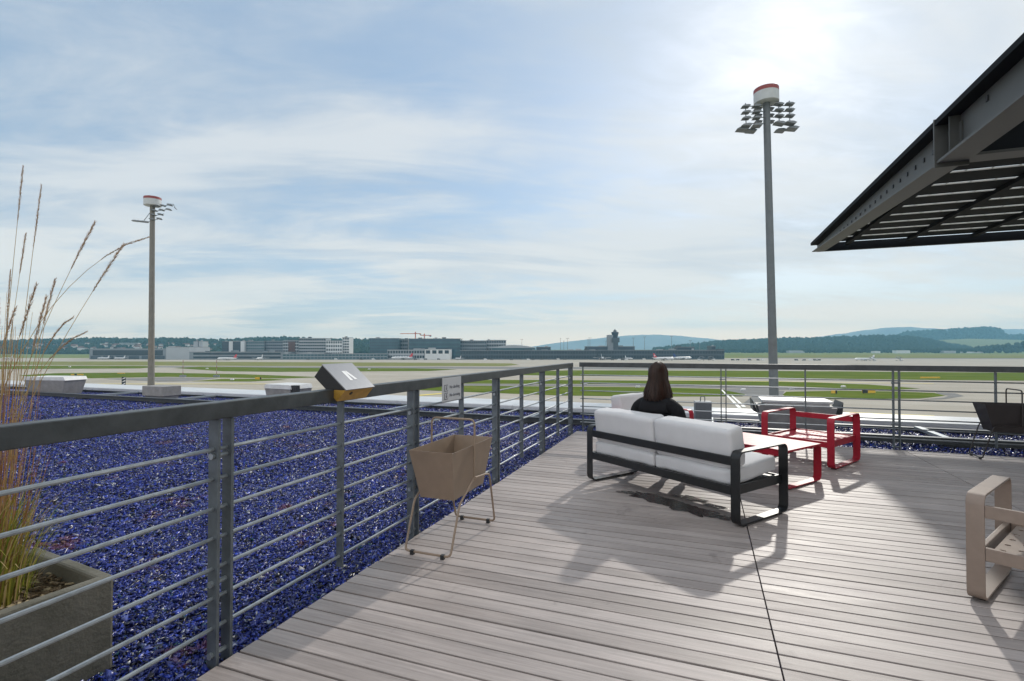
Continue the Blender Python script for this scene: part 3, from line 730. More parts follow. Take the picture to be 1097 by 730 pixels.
# ================================================================== person on the sofa
def skin_obj(name, V, E, sub=2):
    me = bpy.data.meshes.new(name); me.from_pydata([v[:3] for v in V], E, [])
    o = bpy.data.objects.new(name, me); C.objects.link(o)
    o.modifiers.new('skin', 'SKIN'); ss = o.modifiers.new('s', 'SUBSURF'); ss.levels = sub; ss.render_levels = sub
    for i, v in enumerate(V):
        sv = me.skin_vertices[0].data[i]; r = v[3]; sv.radius = (r, r) if not isinstance(r, tuple) else r; sv.use_root = (i == 0)
    return o
def evaluated(o):
    bpy.context.view_layer.update(); dg = bpy.context.evaluated_depsgraph_get()
    me = bpy.data.meshes.new_from_object(o.evaluated_get(dg)); return me
def drop(o): bpy.data.objects.remove(o, do_unlink=True)
def person():
    t = thing('person', 'woman with long brown hair and black top seated on the sofa', 'person', (-.42, 4.99, 0), R(-17))
    bm = bmesh.new(); tmp = []
    def grab(V, E, sub=2):
        o = skin_obj('tmp', V, E, sub); me = evaluated(o); bm.from_mesh(me); drop(o)
    # trunk, limbs
    V = [(0, .0, .53, .135), (0, -.015, .64, .118), (0, -.02, .75, .130), (0, -.01, .835, .085), (0, .0, .885, .05), (0, .015, .95, .05)]
    E = [(0, 1), (1, 2), (2, 3), (3, 4), (4, 5)]
    for s in (-1, 1):
        b = len(V)
        V += [(s * .10, -.01, .80, .07), (s * .175, -.01, .795, .062), (s * .215, .03, .56 + .04, .042), (s * .15, .24, .595, .027), (s * .13, .275, .59, .024)]
        E += [(3, b), (b, b + 1), (b + 1, b + 2), (b + 2, b + 3), (b + 3, b + 4)]
        b = len(V)
        V += [(s * .085, .04, .52, .095), (s * .095, .24, .525, .078), (s * .10, .45, .505, .056), (s * .10, .48, .33, .052), (s * .10, .50, .10, .034), (s * .105, .55, .045, .032), (s * .115, .66, .032, .026)]
        E += [(0, b)] + [(b + i, b + i + 1) for i in range(6)]
    grab(V, E)
    # hands: palm and five fingers resting on the thigh
    for s in (-1, 1):
        px, py, pz = s * .12, .30, .598
        grab([(s * .13, .265, .592, .022), (px, py, pz, (.036, .014)), (px - s * .004, py + .045, pz, (.036, .012))], [(0, 1), (1, 2)], 2)
        for k in range(4):
            fx = px - s * .004 + (k - 1.5) * .0195; L0 = (.068, .078, .074, .058)[k if s > 0 else 3 - k]
            grab([(fx, py + .03, pz, .0085), (fx + (k - 1.5) * .002, py + .055 + L0 * .4, pz + .004, .008), (fx + (k - 1.5) * .003, py + .055 + L0 * .75, pz - .008, .0075), (fx + (k - 1.5) * .003, py + .052 + L0, pz - .022, .006)], [(0, 1), (1, 2), (2, 3)], 1)
        grab([(px - s * .02, py + .0, pz, .011), (px - s * .05, py + .03, pz - .002, .0095), (px - s * .056, py + .062, pz - .006, .008), (px - s * .05, py + .085, pz - .01, .0065)], [(0, 1), (1, 2), (2, 3)], 1)
    # head with face
    hb = bmesh.new(); bmesh.ops.create_uvsphere(hb, u_segments=40, v_segments=30, radius=1)
    for v in hb.verts:
        x, y, z = v.co
        X, Y, Z = x * .074, y * .092, z * .112
        if z < 0: X *= 1 + .28 * z * abs(z); Y *= 1 + .12 * z
        if y > 0:
            g = lambda a, b, sx, sz: math.exp(-((x - a) / sx) ** 2 - ((z - b) / sz) ** 2)
            Y += .024 * g(0, -.22, .16, .16) + .010 * g(0, -.02, .12, .2) - .010 * (g(.42, .06, .2, .13) + g(-.42, .06, .2, .13)) + .006 * (g(.4, .2, .3, .08) + g(-.4, .2, .3, .08))
            Y += .008 * g(0, -.48, .28, .07) + .007 * g(0, -.60, .25, .07) + .009 * g(0, -.85, .3, .14) - .004 * g(0, -.54, .3, .03)
        v.co = Vector((X, Y + .03, Z + 1.072))
    for s in (-1, 1):
        er = bmesh.ops.create_uvsphere(hb, u_segments=12, v_segments=8, radius=1)
        for v in er['verts']: v.co = Vector((s * .078 + v.co.x * .011, .025 + v.co.y * .018, 1.065 + v.co.z * .03))
    me = bpy.data.meshes.new('h'); hb.to_mesh(me); hb.free(); bm.from_mesh(me)
    me = bpy.data.meshes.new('body'); bm.to_mesh(me); bm.free()
    o = bpy.data.objects.new('body', me); C.objects.link(o)
    rm = o.modifiers.new('r', 'REMESH'); rm.mode = 'VOXEL'; rm.voxel_size = .0052; sm = o.modifiers.new('s', 'SMOOTH'); sm.iterations = 3; sm.factor = .5
    me = evaluated(o); drop(o); me.materials.clear(); me.materials.append(M['skin']); me.polygons.foreach_set('use_smooth', [True] * len(me.polygons))
    o = bpy.data.objects.new('body', me); C.objects.link(o); o.parent = t
    M['eye'] = mat('eye', (.05, .035, .03), .15, 0, .05)
    mb = MB()
    for s in (-1, 1):
        mb.lathe([(.001, -.010), (.008, -.006), (.0105, 0), (.008, .006), (.001, .010)], 10, Matrix.Translation((s * .031, .112, 1.079)))
    mb.build('eyes', M['eye'], o, smooth=True)
    # clothes
    def cloth(name, V, E, m, folds=.006):
        q = skin_obj('tmp', V, E, 3); me = evaluated(q); drop(q); me.name = name; me.materials.clear(); me.materials.append(m)
        for v in me.vertices:
            v.co += v.normal * folds * (mnoise.noise(v.co * 11) + .5 * mnoise.noise(v.co * 27))
        me.polygons.foreach_set('use_smooth', [True] * len(me.polygons))
        o2 = bpy.data.objects.new(name, me); C.objects.link(o2); o2.parent = t
    V = [(0, .0, .50, (.20, .165)), (0, -.02, .62, (.18, .155)), (0, -.025, .73, (.20, .158)), (0, -.018, .815, (.15, .112)), (0, -.004, .868, .082)]
    E = [(0, 1), (1, 2), (2, 3), (3, 4)]
    for s in (-1, 1):
        b = len(V); V += [(s * .11, -.012, .80, .086), (s * .190, -.012, .775, .075), (s * .230, .03, .595, .056), (s * .16, .225, .597, .040)]
        E += [(3, b), (b, b + 1), (b + 1, b + 2), (b + 2, b + 3)]
    cloth('top', V, E, M['black_cloth'])
    V = [(0, .0, .53, .14)]; E = []
    for s in (-1, 1):
        b = len(V); V += [(s * .085, .04, .525, .108), (s * .095, .24, .53, .088), (s * .10, .45, .51, .068), (s * .10, .48, .33, .064), (s * .10, .50, .12, .052)]
        E += [(0, b)] + [(b + i, b + i + 1) for i in range(4)]
    cloth('trousers', V, E, M['trousers'])
    for s in (-1, 1):
        cloth('shoe', [(s * .10, .47, .05, .048), (s * .105, .55, .043, .042), (s * .115, .67, .036, .034)], [(0, 1), (1, 2)], M['shoe'], .001)
    # hair: a cap with long straight locks down the back and sides
    hm = bpy.data.materials.new('brown_hair'); hm.use_nodes = True; N = hm.node_tree.nodes; L = hm.node_tree.links; p = N['Principled BSDF']
    gi = N.new('ShaderNodeNewGeometry'); cr = N.new('ShaderNodeValToRGB'); L.new(gi.outputs['Random Per Island'], cr.inputs[0])
    cr.color_ramp.elements[0].color = (.016, .008, .0055, 1); cr.color_ramp.elements[1].color = (.055, .025, .016, 1)
    L.new(cr.outputs[0], p.inputs['Base Color']); p.inputs['Roughness'].default_value = .38; p.inputs['Specular IOR Level'].default_value = .4
    tr = N.new('ShaderNodeBsdfTranslucent'); tr.inputs[0].default_value = (.22, .06, .03, 1); ms = N.new('ShaderNodeMixShader'); ms.inputs[0].default_value = .32
    L.new(p.outputs[0], ms.inputs[1]); L.new(tr.outputs[0], ms.inputs[2]); L.new(ms.outputs[0], N['Material Output'].inputs[0])
    rg = random.Random(3); mb = MB()
    c0 = Vector((0, .03, 1.072))
    def head_pt(az, el, k):        # az 0 = back; el from the crown
        return c0 + Vector((math.sin(az) * math.sin(el) * .080, -math.cos(az) * math.sin(el) * .098, math.cos(el) * .119)) * k
    for i in range(1150):
        az = rg.uniform(-2.25, 2.25) if i > 60 else rg.uniform(-3.1, 3.1)
        k = rg.uniform(1.0, 1.07); pts = []
        e0 = rg.uniform(.02, .5); e1 = 1.75
        for j in range(7):
            el = e0 + (e1 - e0) * j / 6; pts.append(head_pt(az * (1 if abs(az) < 2.25 else 2.25 / abs(az)), el, k))
        end = pts[-1]; Lh = rg.uniform(.145, .195) + (.02 if abs(az) < 1 else 0)
        sx = math.sin(az) * (.014 + .028 * rg.random()) ; sy = -.012 - .035 * max(0, math.cos(az)) + .03 * max(0, -math.cos(az))
        jx, jy = rg.uniform(-.016, .016), rg.uniform(-.014, .014)
        for j in range(1, 7):
            f = j / 6; pts.append(end + Vector((sx * f ** 1.1 + jx * f, sy * f + jy * f + .012 * math.sin(f * 3.1) * math.cos(az), -Lh * f)))
        n = len(pts); w = rg.uniform(.0035, .0065)
        mb.tube(pts, [w * (.6 + .4 * min(1, q / 3)) * (1 if q < n - 3 else (n - q) / 4 + .1) for q in range(n)], 5)
    mb.lathe([(.02, .122), (.05, .106), (.072, .075), (.081, .02), (.079, -.03), (.070, -.06)], 24, Matrix.Translation(c0 - Vector((0, .012, .003))) @ Matrix.Diagonal((1, 1.1, 1, 1)))
    mb.build('hair', hm, t, smooth=True)
person()

# ================================================================== concrete planter with tall grass
pl_rz = R(-6)
t = thing('concrete_planter', 'weathered square concrete planter standing on the blue gravel', 'planter', (-2.735, 1.08, GZ), pl_rz)
mb = MB(); w, l, h, k = .34, .40, .415, .05
def rg4(a, b, z): return [(-a, -b, z), (a, -b, z), (a, b, z), (-a, b, z)]
vs = rg4(w, l, 0) + rg4(w, l, h) + rg4(w - k, l - k, h) + rg4(w - k, l - k, .05)
mb.add(vs, [(3, 2, 1, 0)] + [(i, (i + 1) % 4, 4 + (i + 1) % 4, 4 + i) for i in range(4)] + [(4 + i, 4 + (i + 1) % 4, 8 + (i + 1) % 4, 8 + i) for i in range(4)] + [(8 + i, 8 + (i + 1) % 4, 12 + (i + 1) % 4, 12 + i) for i in range(4)] + [(12, 13, 14, 15)])
mb.build('trough', M['concrete_planter'], t, bevel=.012)
mb = MB(); nn = 14
vs = [(-w + k + (2 * (w - k)) * i / nn, -l + k + (2 * (l - k)) * j / nn, .33 + .025 * mnoise.noise(Vector((i * .7, j * .7, 2)))) for i in range(nn + 1) for j in range(nn + 1)]
mb.add(vs, [(i * (nn + 1) + j, (i + 1) * (nn + 1) + j, (i + 1) * (nn + 1) + j + 1, i * (nn + 1) + j + 1) for i in range(nn) for j in range(nn)])
for i in range(900):
    x, y = random.uniform(-w + k, w - k), random.uniform(-l + k, l - k); z = .345 + random.uniform(-.01, .012); s = random.uniform(.004, .011)
    Mx = Matrix.Translation((x, y, z)) @ Matrix.Rotation(random.uniform(0, 6), 4, 'Z') @ Matrix.Rotation(random.uniform(-.6, .6), 4, 'X')
    mb.box(-s * 1.6, s * 1.6, -s * .7, s * .7, -.002, .002, Mx, mi=random.choice((0, 0, 1)))
M['chip_pale'] = mat('pale_mulch', (.34, .27, .16), .9, 0, .3, 40)
mb.build('soil', [M['mulch'], M['chip_pale']], t)

def grass_plant():
    def leafmat(name, c1, c2, trans):
        m = bpy.data.materials.new(name); m.use_nodes = True; N = m.node_tree.nodes; L = m.node_tree.links; p = N['Principled BSDF']
        g = N.new('ShaderNodeNewGeometry'); cr = N.new('ShaderNodeValToRGB'); L.new(g.outputs['Random Per Island'], cr.inputs[0])
        cr.color_ramp.elements[0].color = (*c1, 1); cr.color_ramp.elements[1].color = (*c2, 1); L.new(cr.outputs[0], p.inputs['Base Color']); p.inputs['Roughness'].default_value = .6
        tr = N.new('ShaderNodeBsdfTranslucent'); L.new(cr.outputs[0], tr.inputs[0]); ms = N.new('ShaderNodeMixShader'); ms.inputs[0].default_value = trans
        L.new(p.outputs[0], ms.inputs[1]); L.new(tr.outputs[0], ms.inputs[2]); L.new(ms.outputs[0], N['Material Output'].inputs[0]); return m
    straw = leafmat('straw_stem', (.40, .28, .11), (.60, .46, .22), .35)
    rust = leafmat('rust_stem', (.30, .13, .05), (.52, .31, .14), .35)
    green = leafmat('green_blade', (.10, .16, .015), (.42, .38, .06), .45)
    seed = leafmat('seed_head', (.30, .20, .13), (.52, .38, .26), .4)
    t = thing('grass_plant', 'tall dry feather grass growing in the concrete planter', 'grass', (-2.745, 1.16, GZ + .33))
    rg = random.Random(11)
    mb = MB()
    def blade(p0, dirx, diry, h, w, droop, m=mb, mi=0):
        side = Vector((-diry, dirx, 0)); side = (side if side.length > 1e-4 else Vector((1, 0, 0))).normalized(); vs = []; n = 7
        for i in range(n + 1):
            f = i / n; c = Vector(p0) + Vector((dirx, diry, 0)) * (f * f * h * .55 + f * .05) + Vector((0, 0, h * f * (1 - droop * f * f)))
            ww = w * (1 - f ** 1.6) + .0006; vs += [c - side * ww, c + side * ww]
        m.add(vs, [(2 * i, 2 * i + 1, 2 * i + 3, 2 * i + 2) for i in range(n)], mi)
    for i in range(620):
        a = rg.uniform(0, 6.28); r0 = rg.uniform(0, .15); k = rg.uniform(.05, .75)
        blade((r0 * math.cos(a), r0 * math.sin(a) * 1.2, -.03), math.cos(a) * k, math.sin(a) * k, rg.uniform(.2, .62), rg.uniform(.0022, .0045), rg.uniform(.0, .5), mi=0 if i % 3 else 1)
    mb.build('blades', [green, straw], t)
    mb = MB()
    for i in range(190):                      # the bundle of thin rusty stems
        a = rg.uniform(0, 6.28); r0 = rg.uniform(0, .12); k = rg.uniform(.0, .16); h = rg.uniform(.5, 1.3)
        p0 = Vector((r0 * math.cos(a), r0 * math.sin(a), 0)); p1 = p0 + Vector((math.cos(a) * k, math.sin(a) * k, h))
        mb.tube([p0, p0.lerp(p1, .5) + Vector((rg.uniform(-.012, .012), rg.uniform(-.012, .012), 0)), p1], [.0019, .0014, .0006], 4, mi=rg.choice((0, 0, 1)))
    mb.build('stems', [rust, straw], t)
    # flowering culms: tip bearing u, elevation v in the frame of the terrace, tips at true distances
    tips = [(22, 178, 2.25, 0), (42, 198, 2.15, 0), (26, 250, 2.4, 0), (100, 238, 2.2, 1), (131, 262, 2.15, 1), (158, 254, 2.3, 2), (38, 305, 2.05, 1), (49, 318, 2.1, 1), (16, 330, 2.3, 1), (-2, 320, 2.1, 1), (78, 340, 2.2, 2), (92, 356, 2.25, 2), (58, 300, 2.4, 1), (-14, 220, 2.2, 1), (-30, 190, 2.1, 0), (10, 290, 2.3, 0)]
    o0 = Vector(t.location)
    for u, v, fw, kind in tips:
        tip = far(u, fw, ht(v, fw)) - o0
        a = rg.uniform(0, 6.28); p0 = Vector((rg.uniform(-.08, .08), rg.uniform(-.08, .08), 0)); n = 16; P = []
        for i in range(n + 1):
            f = i / n; q = p0.lerp(tip, f); bend = (1.25, 1.55, 2.2)[kind]
            q.x = p0.x + (tip.x - p0.x) * f ** bend; q.y = p0.y + (tip.y - p0.y) * f ** bend
            if kind == 2: q.z = p0.z + (tip.z - p0.z) * (1 - (1 - f) ** 1.35)
            P.append(q)
        mb = MB(); mb.tube(P, [.0021 - .0014 * i / n for i in range(n + 1)], 5, mi=0); c = mb.build('culm', [straw], t, smooth=True)
        mb = MB(); hl = rg.uniform(.20, .27) * (1.0 if kind < 2 else .8)
        Lc = [0];
        for i in range(n): Lc.append(Lc[-1] + (P[i + 1] - P[i]).length)
        for j in range(230):
            d = Lc[-1] - hl * (j / 230); k = max(i for i in range(n) if Lc[i] <= d); f = (d - Lc[k]) / (Lc[k + 1] - Lc[k]); q = P[k].lerp(P[k + 1], f); tg = (P[k + 1] - P[k]).normalized()
            e = math.sin(math.pi * min(1, (j / 230) * .9 + .1)) ** .7
            rd = Vector((rg.uniform(-1, 1), rg.uniform(-1, 1), rg.uniform(-1, 1))); rd = (rd - tg * rd.dot(tg)).normalized()
            s = (.0035 + .005 * e) * (1.15 if kind == 1 else .8); s2 = rd.cross(tg) * .0012
            q1 = q + tg * s * rg.uniform(1.2, 2.4) + rd * s * rg.uniform(.5, 1.2)
            mid = q.lerp(q1, .55); mb.add([q, mid + s2, q1, mid - s2], [(0, 1, 2, 3)])
        mb.build('seed_head', seed, c)
grass_plant()

# ================================================================== things on and by the railing
def info_box():
    t = thing('viewing_box', 'black and gold slanted box with a white emblem mounted on the railing', 'information box', (-1.955, 2.42, 1.10))
    th = R(40); c, sn = math.cos(th), math.sin(th); w = .128; L_, T_ = .208, .084
    A = Vector((-.05, 0, .132)); B = A + Vector((c, 0, -sn)) * L_; Cc = B - Vector((sn, 0, c)) * T_; D = A - Vector((sn, 0, c)) * T_
    zc = B.z
    f1 = (zc - B.z) / (Cc.z - B.z) if zc < B.z else 0; E1 = B.lerp(Cc, max(0, f1)); E2 = Cc.lerp(D, (zc - Cc.z) / (D.z - Cc.z))
    ys = Vector((0, -w, 0))
    mb = MB(); mb.prism([A + ys, B + ys, E1 + ys, E2 + ys, D + ys], (0, 2 * w, 0)); mb.build('case', M['box_black'], t, bevel=.002)
    dn = Vector((0, 0, -.0015))
    mb = MB(); mb.prism([E1 + ys + dn, Cc + ys, E2 + ys + dn], (0, 2 * w, 0)); mb.build('base', M['gold'], t)
    nrm = Vector((sn, 0, c)); ax = Vector((c, 0, -sn))
    tilt = Matrix.Translation(A + ax * (L_ / 2)) @ Matrix.Rotation(th, 4, 'Y')
    mb = MB(); mb.box(-L_ / 2 - .004, L_ / 2 + .006, -w - .002, w + .002, .0015, .0075, tilt); pl = mb.build('top_plate', M['box_top'], t, bevel=.001)
    q = E1.lerp(Cc, .35) - ax * .001; mb = MB(); mb.tube([q + Vector((0, -.055, 0)), q + Vector((0, -.055, 0)) + ax * .004], .011, 12); mb.build('socket', M['box_black'], t)
    z = .0077                                     # two leaning strokes joined at the top; +Y to the right, -X up
    mb = MB()
    def st(P): mb.prism([(x, y, z) for x, y in P], (0, 0, .0008), tilt)
    st([(-.040, -.030), (-.040, -.004), (.040, -.004), (.040, -.026)])
    st([(-.040, -.001), (-.040, .010), (.034, .040), (.034, .018), (-.016, -.001)])
    mb.build('emblem', M['white'], pl)
info_box()
def text_obj(s, size, m, parent, loc, rot):
    cu = bpy.data.curves.new('t', 'FONT'); cu.body = s; cu.size = size; cu.extrude = .0006; o = bpy.data.objects.new('t', cu); C.objects.link(o)
    me = evaluated(o); drop(o); me.materials.clear(); me.materials.append(m)
    q = bpy.data.objects.new('lettering', me); C.objects.link(q); q.parent = parent; q.location = loc; q.rotation_euler = rot
    return q
def rail_sign():
    t = thing('sign', 'small pale notice with two pictograms hung under the handrail', 'sign', (-1.917, 3.53, 0))
    mb = MB(); mb.box(-.003, .003, 0, .325, .905, 1.092); pl = mb.build('plate', M['sign_plate'], t, bevel=.001)
    rot = (R(90), 0, R(90))
    text_obj('No climbing', .036, M['ink'], pl, (.0035, .118, 1.005), rot); text_obj('No throwing', .036, M['ink'], pl, (.0035, .118, .94), rot)
    for z in (1.012, .948):
        mb = MB(); mb.box(.0034, .0042, .03, .088, z - .026, z + .026); f = mb.build('pictogram', M['ink'], pl)
        mb = MB(); mb.box(.0044, .0048, .035, .083, z - .021, z + .021)
        mb.build('pictogram_field', M['sign_plate'], f)
        mb = MB(); mb.box(.0049, .0053, .053, .067, z - .014, z + .006); mb.lathe([(.006, 0), (.006, .0006)], 10, Matrix.Translation((.0049, .060, z + .013)) @ Matrix.Rotation(R(90), 4, 'Y'))
        mb.build('figure', M['ink'], f)
rail_sign()
t = thing('metal_bin', 'narrow grey metal box with a loop handle behind the far railing', 'metal box', (-.03, 9.25, GZ), R(10))
mb = MB(); mb.box(-.13, .13, -.09, .09, .02, .465); mb.build('case', M['wood_bin'], t, bevel=.004)
mb = MB(); mb.box(-.134, .134, -.094, .094, .466, .476); mb.tube([(-.035, 0, .476), (-.035, 0, .54), (-.025, 0, .555), (.025, 0, .555), (.035, 0, .54), (.035, 0, .476)], .008, 6); mb.build('lid', M['wood_bin'], t)
mb = MB(); mb.box(-.11, .11, -.075, .075, .0, .018); mb.build('foot', M['galv_dark'], t)

def vent(label, loc, rz, w, d, h, style):
    t = thing('roof_vent', label, 'roof vent', loc, rz, 'vents on the gravel roof')
    mb = MB(); a, b = w / 2, d / 2; k = .84
    if style == 2:
        mb.box(-a * .9, a * .9, -b * .8, b * .8, 0, h * .28); mb.build('curb', M['vent_grey'], t)
        mb = MB(); mb.box(-a, a, -b, b, h * .3, h); mb.build('lid', M['vent_grey'], t, bevel=.01); return
    mb.add([(-a * k, -b * k, 0), (a * k, -b * k, 0), (a * k, b * k, 0), (-a * k, b * k, 0), (-a, -b, h * .8), (a, -b, h * .8), (a, b, h * .8), (-a, b, h * .8)],
           [(3, 2, 1, 0), (4, 5, 6, 7)] + [(i, (i + 1) % 4, 4 + (i + 1) % 4, 4 + i) for i in range(4)])
    mb.build('curb', M['vent_grey'], t, bevel=.004)
    mb = MB(); c = 1.04
    if style == 1: mb.box(-a * .9, a * .9, -b * 1.02, b * 1.02, h * .93, h); mb.box(-a * .82, a * .82, -b * .9, b * .9, h * .802, h * .93 - .003)
    else:        mb.prism([(-a * c, -b * 1.03, h * .80 + .004), (a * c, -b * 1.03, h * .80 + .004), (a * c * .93, -b * 1.03, h), (-a * c * .93, -b * 1.03, h)], (0, b * 2.06, 0))
    mb.build('lid', M['white_metal'], t, bevel=.004)
    if style == 1:
        for s in (-1, 1):
            mb = MB(); mb.prism([(s * a * .99, -b * .96, h * .55), (s * a * 1.14, -b * .96, h * .99), (s * a * 1.12, -b * .96, h * .62)], (0, 2 * b * .96, 0)); mb.build('flap', M['dark'], t)
    if style == 3:
        mb = MB(); mb.box(a * .3, a * 1.35, -b * .9, -b * .55, h * .7, h * .98); mb.build('motor', M['dark'], t)
vent('wide grey smoke vent with dark side flaps behind the red armchair', (1.42, 9.80, GZ), 0, 1.16, .6, .51, 1)
vent('white lidded box vent farthest left on the roof edge', (-18.2, 9.45, GZ), R(12), 1.40, .66, .53, 0)
vent('low plain grey box vent near the foot of the left floodlight mast', (-13.6, 9.45, GZ), 0, .80, .5, .37, 2)
vent('pale box vent with a dark motor, left of the emblem box', (-9.25, 9.45, GZ), R(-6), .86, .62, .53, 3)

# ================================================================== floodlight masts
def mast(name, label, u, fwd, vtop, rad, lamps, lean=0., drum=1.3, pole='concrete_pole'):
    b = far(u, fwd); H = ht(vtop, fwd) - G
    t = thing('floodlight_mast', label, 'floodlight mast', b, HEAD)
    t.rotation_euler = (0, -lean, HEAD)
    mb = MB(); mb.lathe([(rad * 1.25, 0), (rad * 1.2, H * .2), (rad, H * .5), (rad * .86, H - 1.5)], 20); mb.build('pole', M[pole], t, smooth=True)
    mb = MB(); mb.lathe([(drum * .97, H - 1.75), (drum, H - 1.72), (drum, H - .52)], 28); d = mb.build('drum', M['drum_white'], t, smooth=True)
    mb = MB(); mb.lathe([(drum * 1.003, H - .518), (drum * 1.003, H - .05), (drum * .96, H)], 28); mb.build('red_band', M['drum_red'], d, smooth=True)
    mb = MB()
    for a, b2 in lamps[1]: mb.tube([(a[0], a[1], H + a[2]), (b2[0], b2[1], H + b2[2])], .06, 6)
    mb.build('lamp_frame', M['lamp_grey'], t)
    for (x, y, z, tl, s) in lamps[0]:
        Mx = Matrix.Translation((x, y, H + z)) @ Matrix.Rotation(R(tl), 4, 'Y') @ Matrix.Rotation(R(-10), 4, 'X')
        mb = MB(); k = .36 * s
        mb.prism([(-k * 1.7, -.3 * s, -.06 * s), (k * .9, -.3 * s, -.15 * s), (k * 1.45, -.3 * s, .02 * s), (k * .6, -.3 * s, .13 * s), (-k * .9, -.3 * s, .11 * s)], (0, .6 * s, 0), Mx)
        mb.build('floodlight', M['lamp_grey'], t, bevel=.02)
lmp, bars = [], []
for s in (-1, 1):
    for x in (1.15, 2.45):
        z0 = -2.15 if s > 0 else -2.35
        xx = s * x - (.25 if s < 0 else -.2)
        bars.append(((xx, -.3, z0 + .5), (xx, -.3, z0 - 2.6)))
        for k in range(4):
            lmp.append((xx - .05, -.5, z0 - .72 * k - (.2 if k == 3 else 0), 6 * s, 1.0 if k < 3 else 1.25))
    for k in range(4): bars.append(((s * .4, -.2, -2.25 - .72 * k + .12), (s * 2.75, -.3, -2.25 - .72 * k)))
    lmp.append((s * 3.05, -.1, -5.0, 0, 1.35)); lmp.append((s * 1.8, .3, -5.05, 0, 1.2))
    for k in range(3): lmp.append((s * .75, .6, -2.2 - .8 * k, 0, .9))
mast('m', 'tall grey floodlight mast with lamp racks both sides under a red and white drum', 831, 62, 93.5, .46, (lmp, bars), R(1.05), drum=1.42)
lmp, bars = [], []
for k in range(4):
    for j in range(3 - (k > 1)):
        lmp.append((1.0 + j * 1.25 - .25 * k, -.4 + .3 * j, -1.9 + .18 * j - .9 * k, 10, 1.0))
    bars.append(((.3, 0, -2.0 - .9 * k), (3.4 - .5 * k, 0, -1.6 - .9 * k)))
bars.append(((3.0, 0, -1.3), (4.3, 0, -1.45))); bars.append(((4.3, 0, -1.45), (4.7, 0, -2.2))); lmp.append((4.75, 0, -2.3, 40, .6))
bars.append(((-.3, 0, -2.9), (-1.9, 0, -5.0))); bars.append(((-.3, 0, -5.0), (-3.4, 0, -5.0)))
for j in range(4): lmp.append((-1.2 - .75 * j, -.2, -5.1 + .08 * j, 0, .95))
mast('m', 'slimmer far floodlight mast on the left with lamps jutting to one side', 162.5, 104, 211, .52, (lmp, bars), R(.15), drum=1.55, pole='concrete_tan')

# ================================================================== airport buildings
M['b_grey'] = mat('clad_grey', (.20, .22, .24), .5, .1, .1, .05)
M['b_lgrey'] = mat('clad_light', (.36, .38, .40), .5, 0, .08, .05)
M['b_white'] = mat('clad_white', (.62, .63, .63), .5, 0, .06, .05)
M['b_dark'] = mat('clad_dark', (.055, .07, .085), .4, .2, .2, .05)
M['b_teal'] = mat('glass_teal', (.05, .105, .125), .18, .3, .25, .06)
M['b_blue'] = mat('glass_blue', (.04, .06, .085), .15, .3, .3, .06)
M['b_brown'] = mat('panel_brown', (.10, .045, .035), .6, 0, .3, .2)
M['b_win'] = mat('window_dark', (.025, .035, .045), .15, .2, .3, .2)
M['b_roof'] = mat('flat_roof', (.22, .22, .22), .8, 0, .15, .05)
def bld(name, label, u0, u1, vt, fwd, depth, wall, cat='building', floors=0, win=None, v0=None, roof=True, cols=0, inset=.04, extra=None):
    um = (u0 + u1) / 2; b = far(um, fwd); w = (u1 - u0) / FPX * fwd; z0 = 0 if v0 is None else ht(v0, fwd) - G; H = ht(vt, fwd) - G
    t = thing(name, label, cat, b, HEAD)
    mb = MB(); mb.box(-w / 2, w / 2, 0, depth, 0, H); mb.build('wall', M[wall], t)
    if roof:
        mb = MB(); mb.box(-w / 2 - .3, w / 2 + .3, -.3, depth + .3, H + .01, H + .7); r = mb.build('roof', M['b_roof'], t)
        rg = random.Random(int(u0 * 7 + u1))
        for k in range(max(1, int(w / 30))):
            x = rg.uniform(-w / 2 + 3, w / 2 - 3); s = rg.uniform(1.5, min(6, w / 5)); q = rg.uniform(1, 2.6)
            mb = MB(); mb.box(x - s, x + s, 3, 3 + s, H + .72, H + .72 + q); mb.build('roof_unit', M[rg.choice(('b_lgrey', 'b_grey', 'b_dark'))], r)
    if floors:
        fh = (H - z0) / floors
        for k in range(floors):
            za = z0 + fh * k + fh * .3; zb = z0 + fh * (k + .86); mb = MB(); n = max(1, cols); cw = w / n
            for i in range(n):
                mb.box(-w / 2 + cw * i + cw * inset + .25, -w / 2 + cw * (i + 1) - cw * inset - .25, -.12, -.02, za, zb)
            mb.build('window_row', M[win or 'b_win'], t)
    return t, w, H
D0 = 890
t, w, H = bld('hangar', 'long low dark hangar with a flat roof on the far left of the apron', 96, 178, 374, 905, 70, 'b_grey', 'hangar', 1, 'b_win', 384)
for i in range(6):
    mb = MB(); x = -w / 2 + w * (i + .5) / 6; mb.box(x - 9, x + 9, -.5, -.2, 0, 6); mb.build('hangar_door', M['b_dark'], t)
bld('hangar', 'pale grey blank walled hall next to the dark hangar', 178, 203, 372.2, 880, 60, 'b_lgrey', 'hangar')
bld('building', 'low white roofed pier building along the far apron left of the office blocks', 203, 305, 377.5, 878, 40, 'b_grey', 'building', 2, 'b_win')
for a, b2, lb in ((207.3, 212, 'left one of two slim pale towers behind the pier building'), (213, 217, 'right one of two slim pale towers behind the pier building')):
    bld('tower_block', lb, a, b2, 366, 960, 18, 'b_lgrey', 'tower')
for a, b2, m, lb, c in ((238, 245, 'b_blue', 'dark glazed slab left of a white stair tower', 4), (249.5, 257.5, 'b_blue', 'dark glazed slab between two white stair towers', 4), (245.2, 249.3, 'b_white', 'white windowless stair tower between two dark slabs', 0), (257.7, 261.8, 'b_white', 'white windowless stair tower right of the dark slabs', 0)):
    bld('office_block', lb, a, b2, 366.3 if c else 365.8, 930, 22, m, 'office', 6 if c else 0, 'b_win', cols=c)
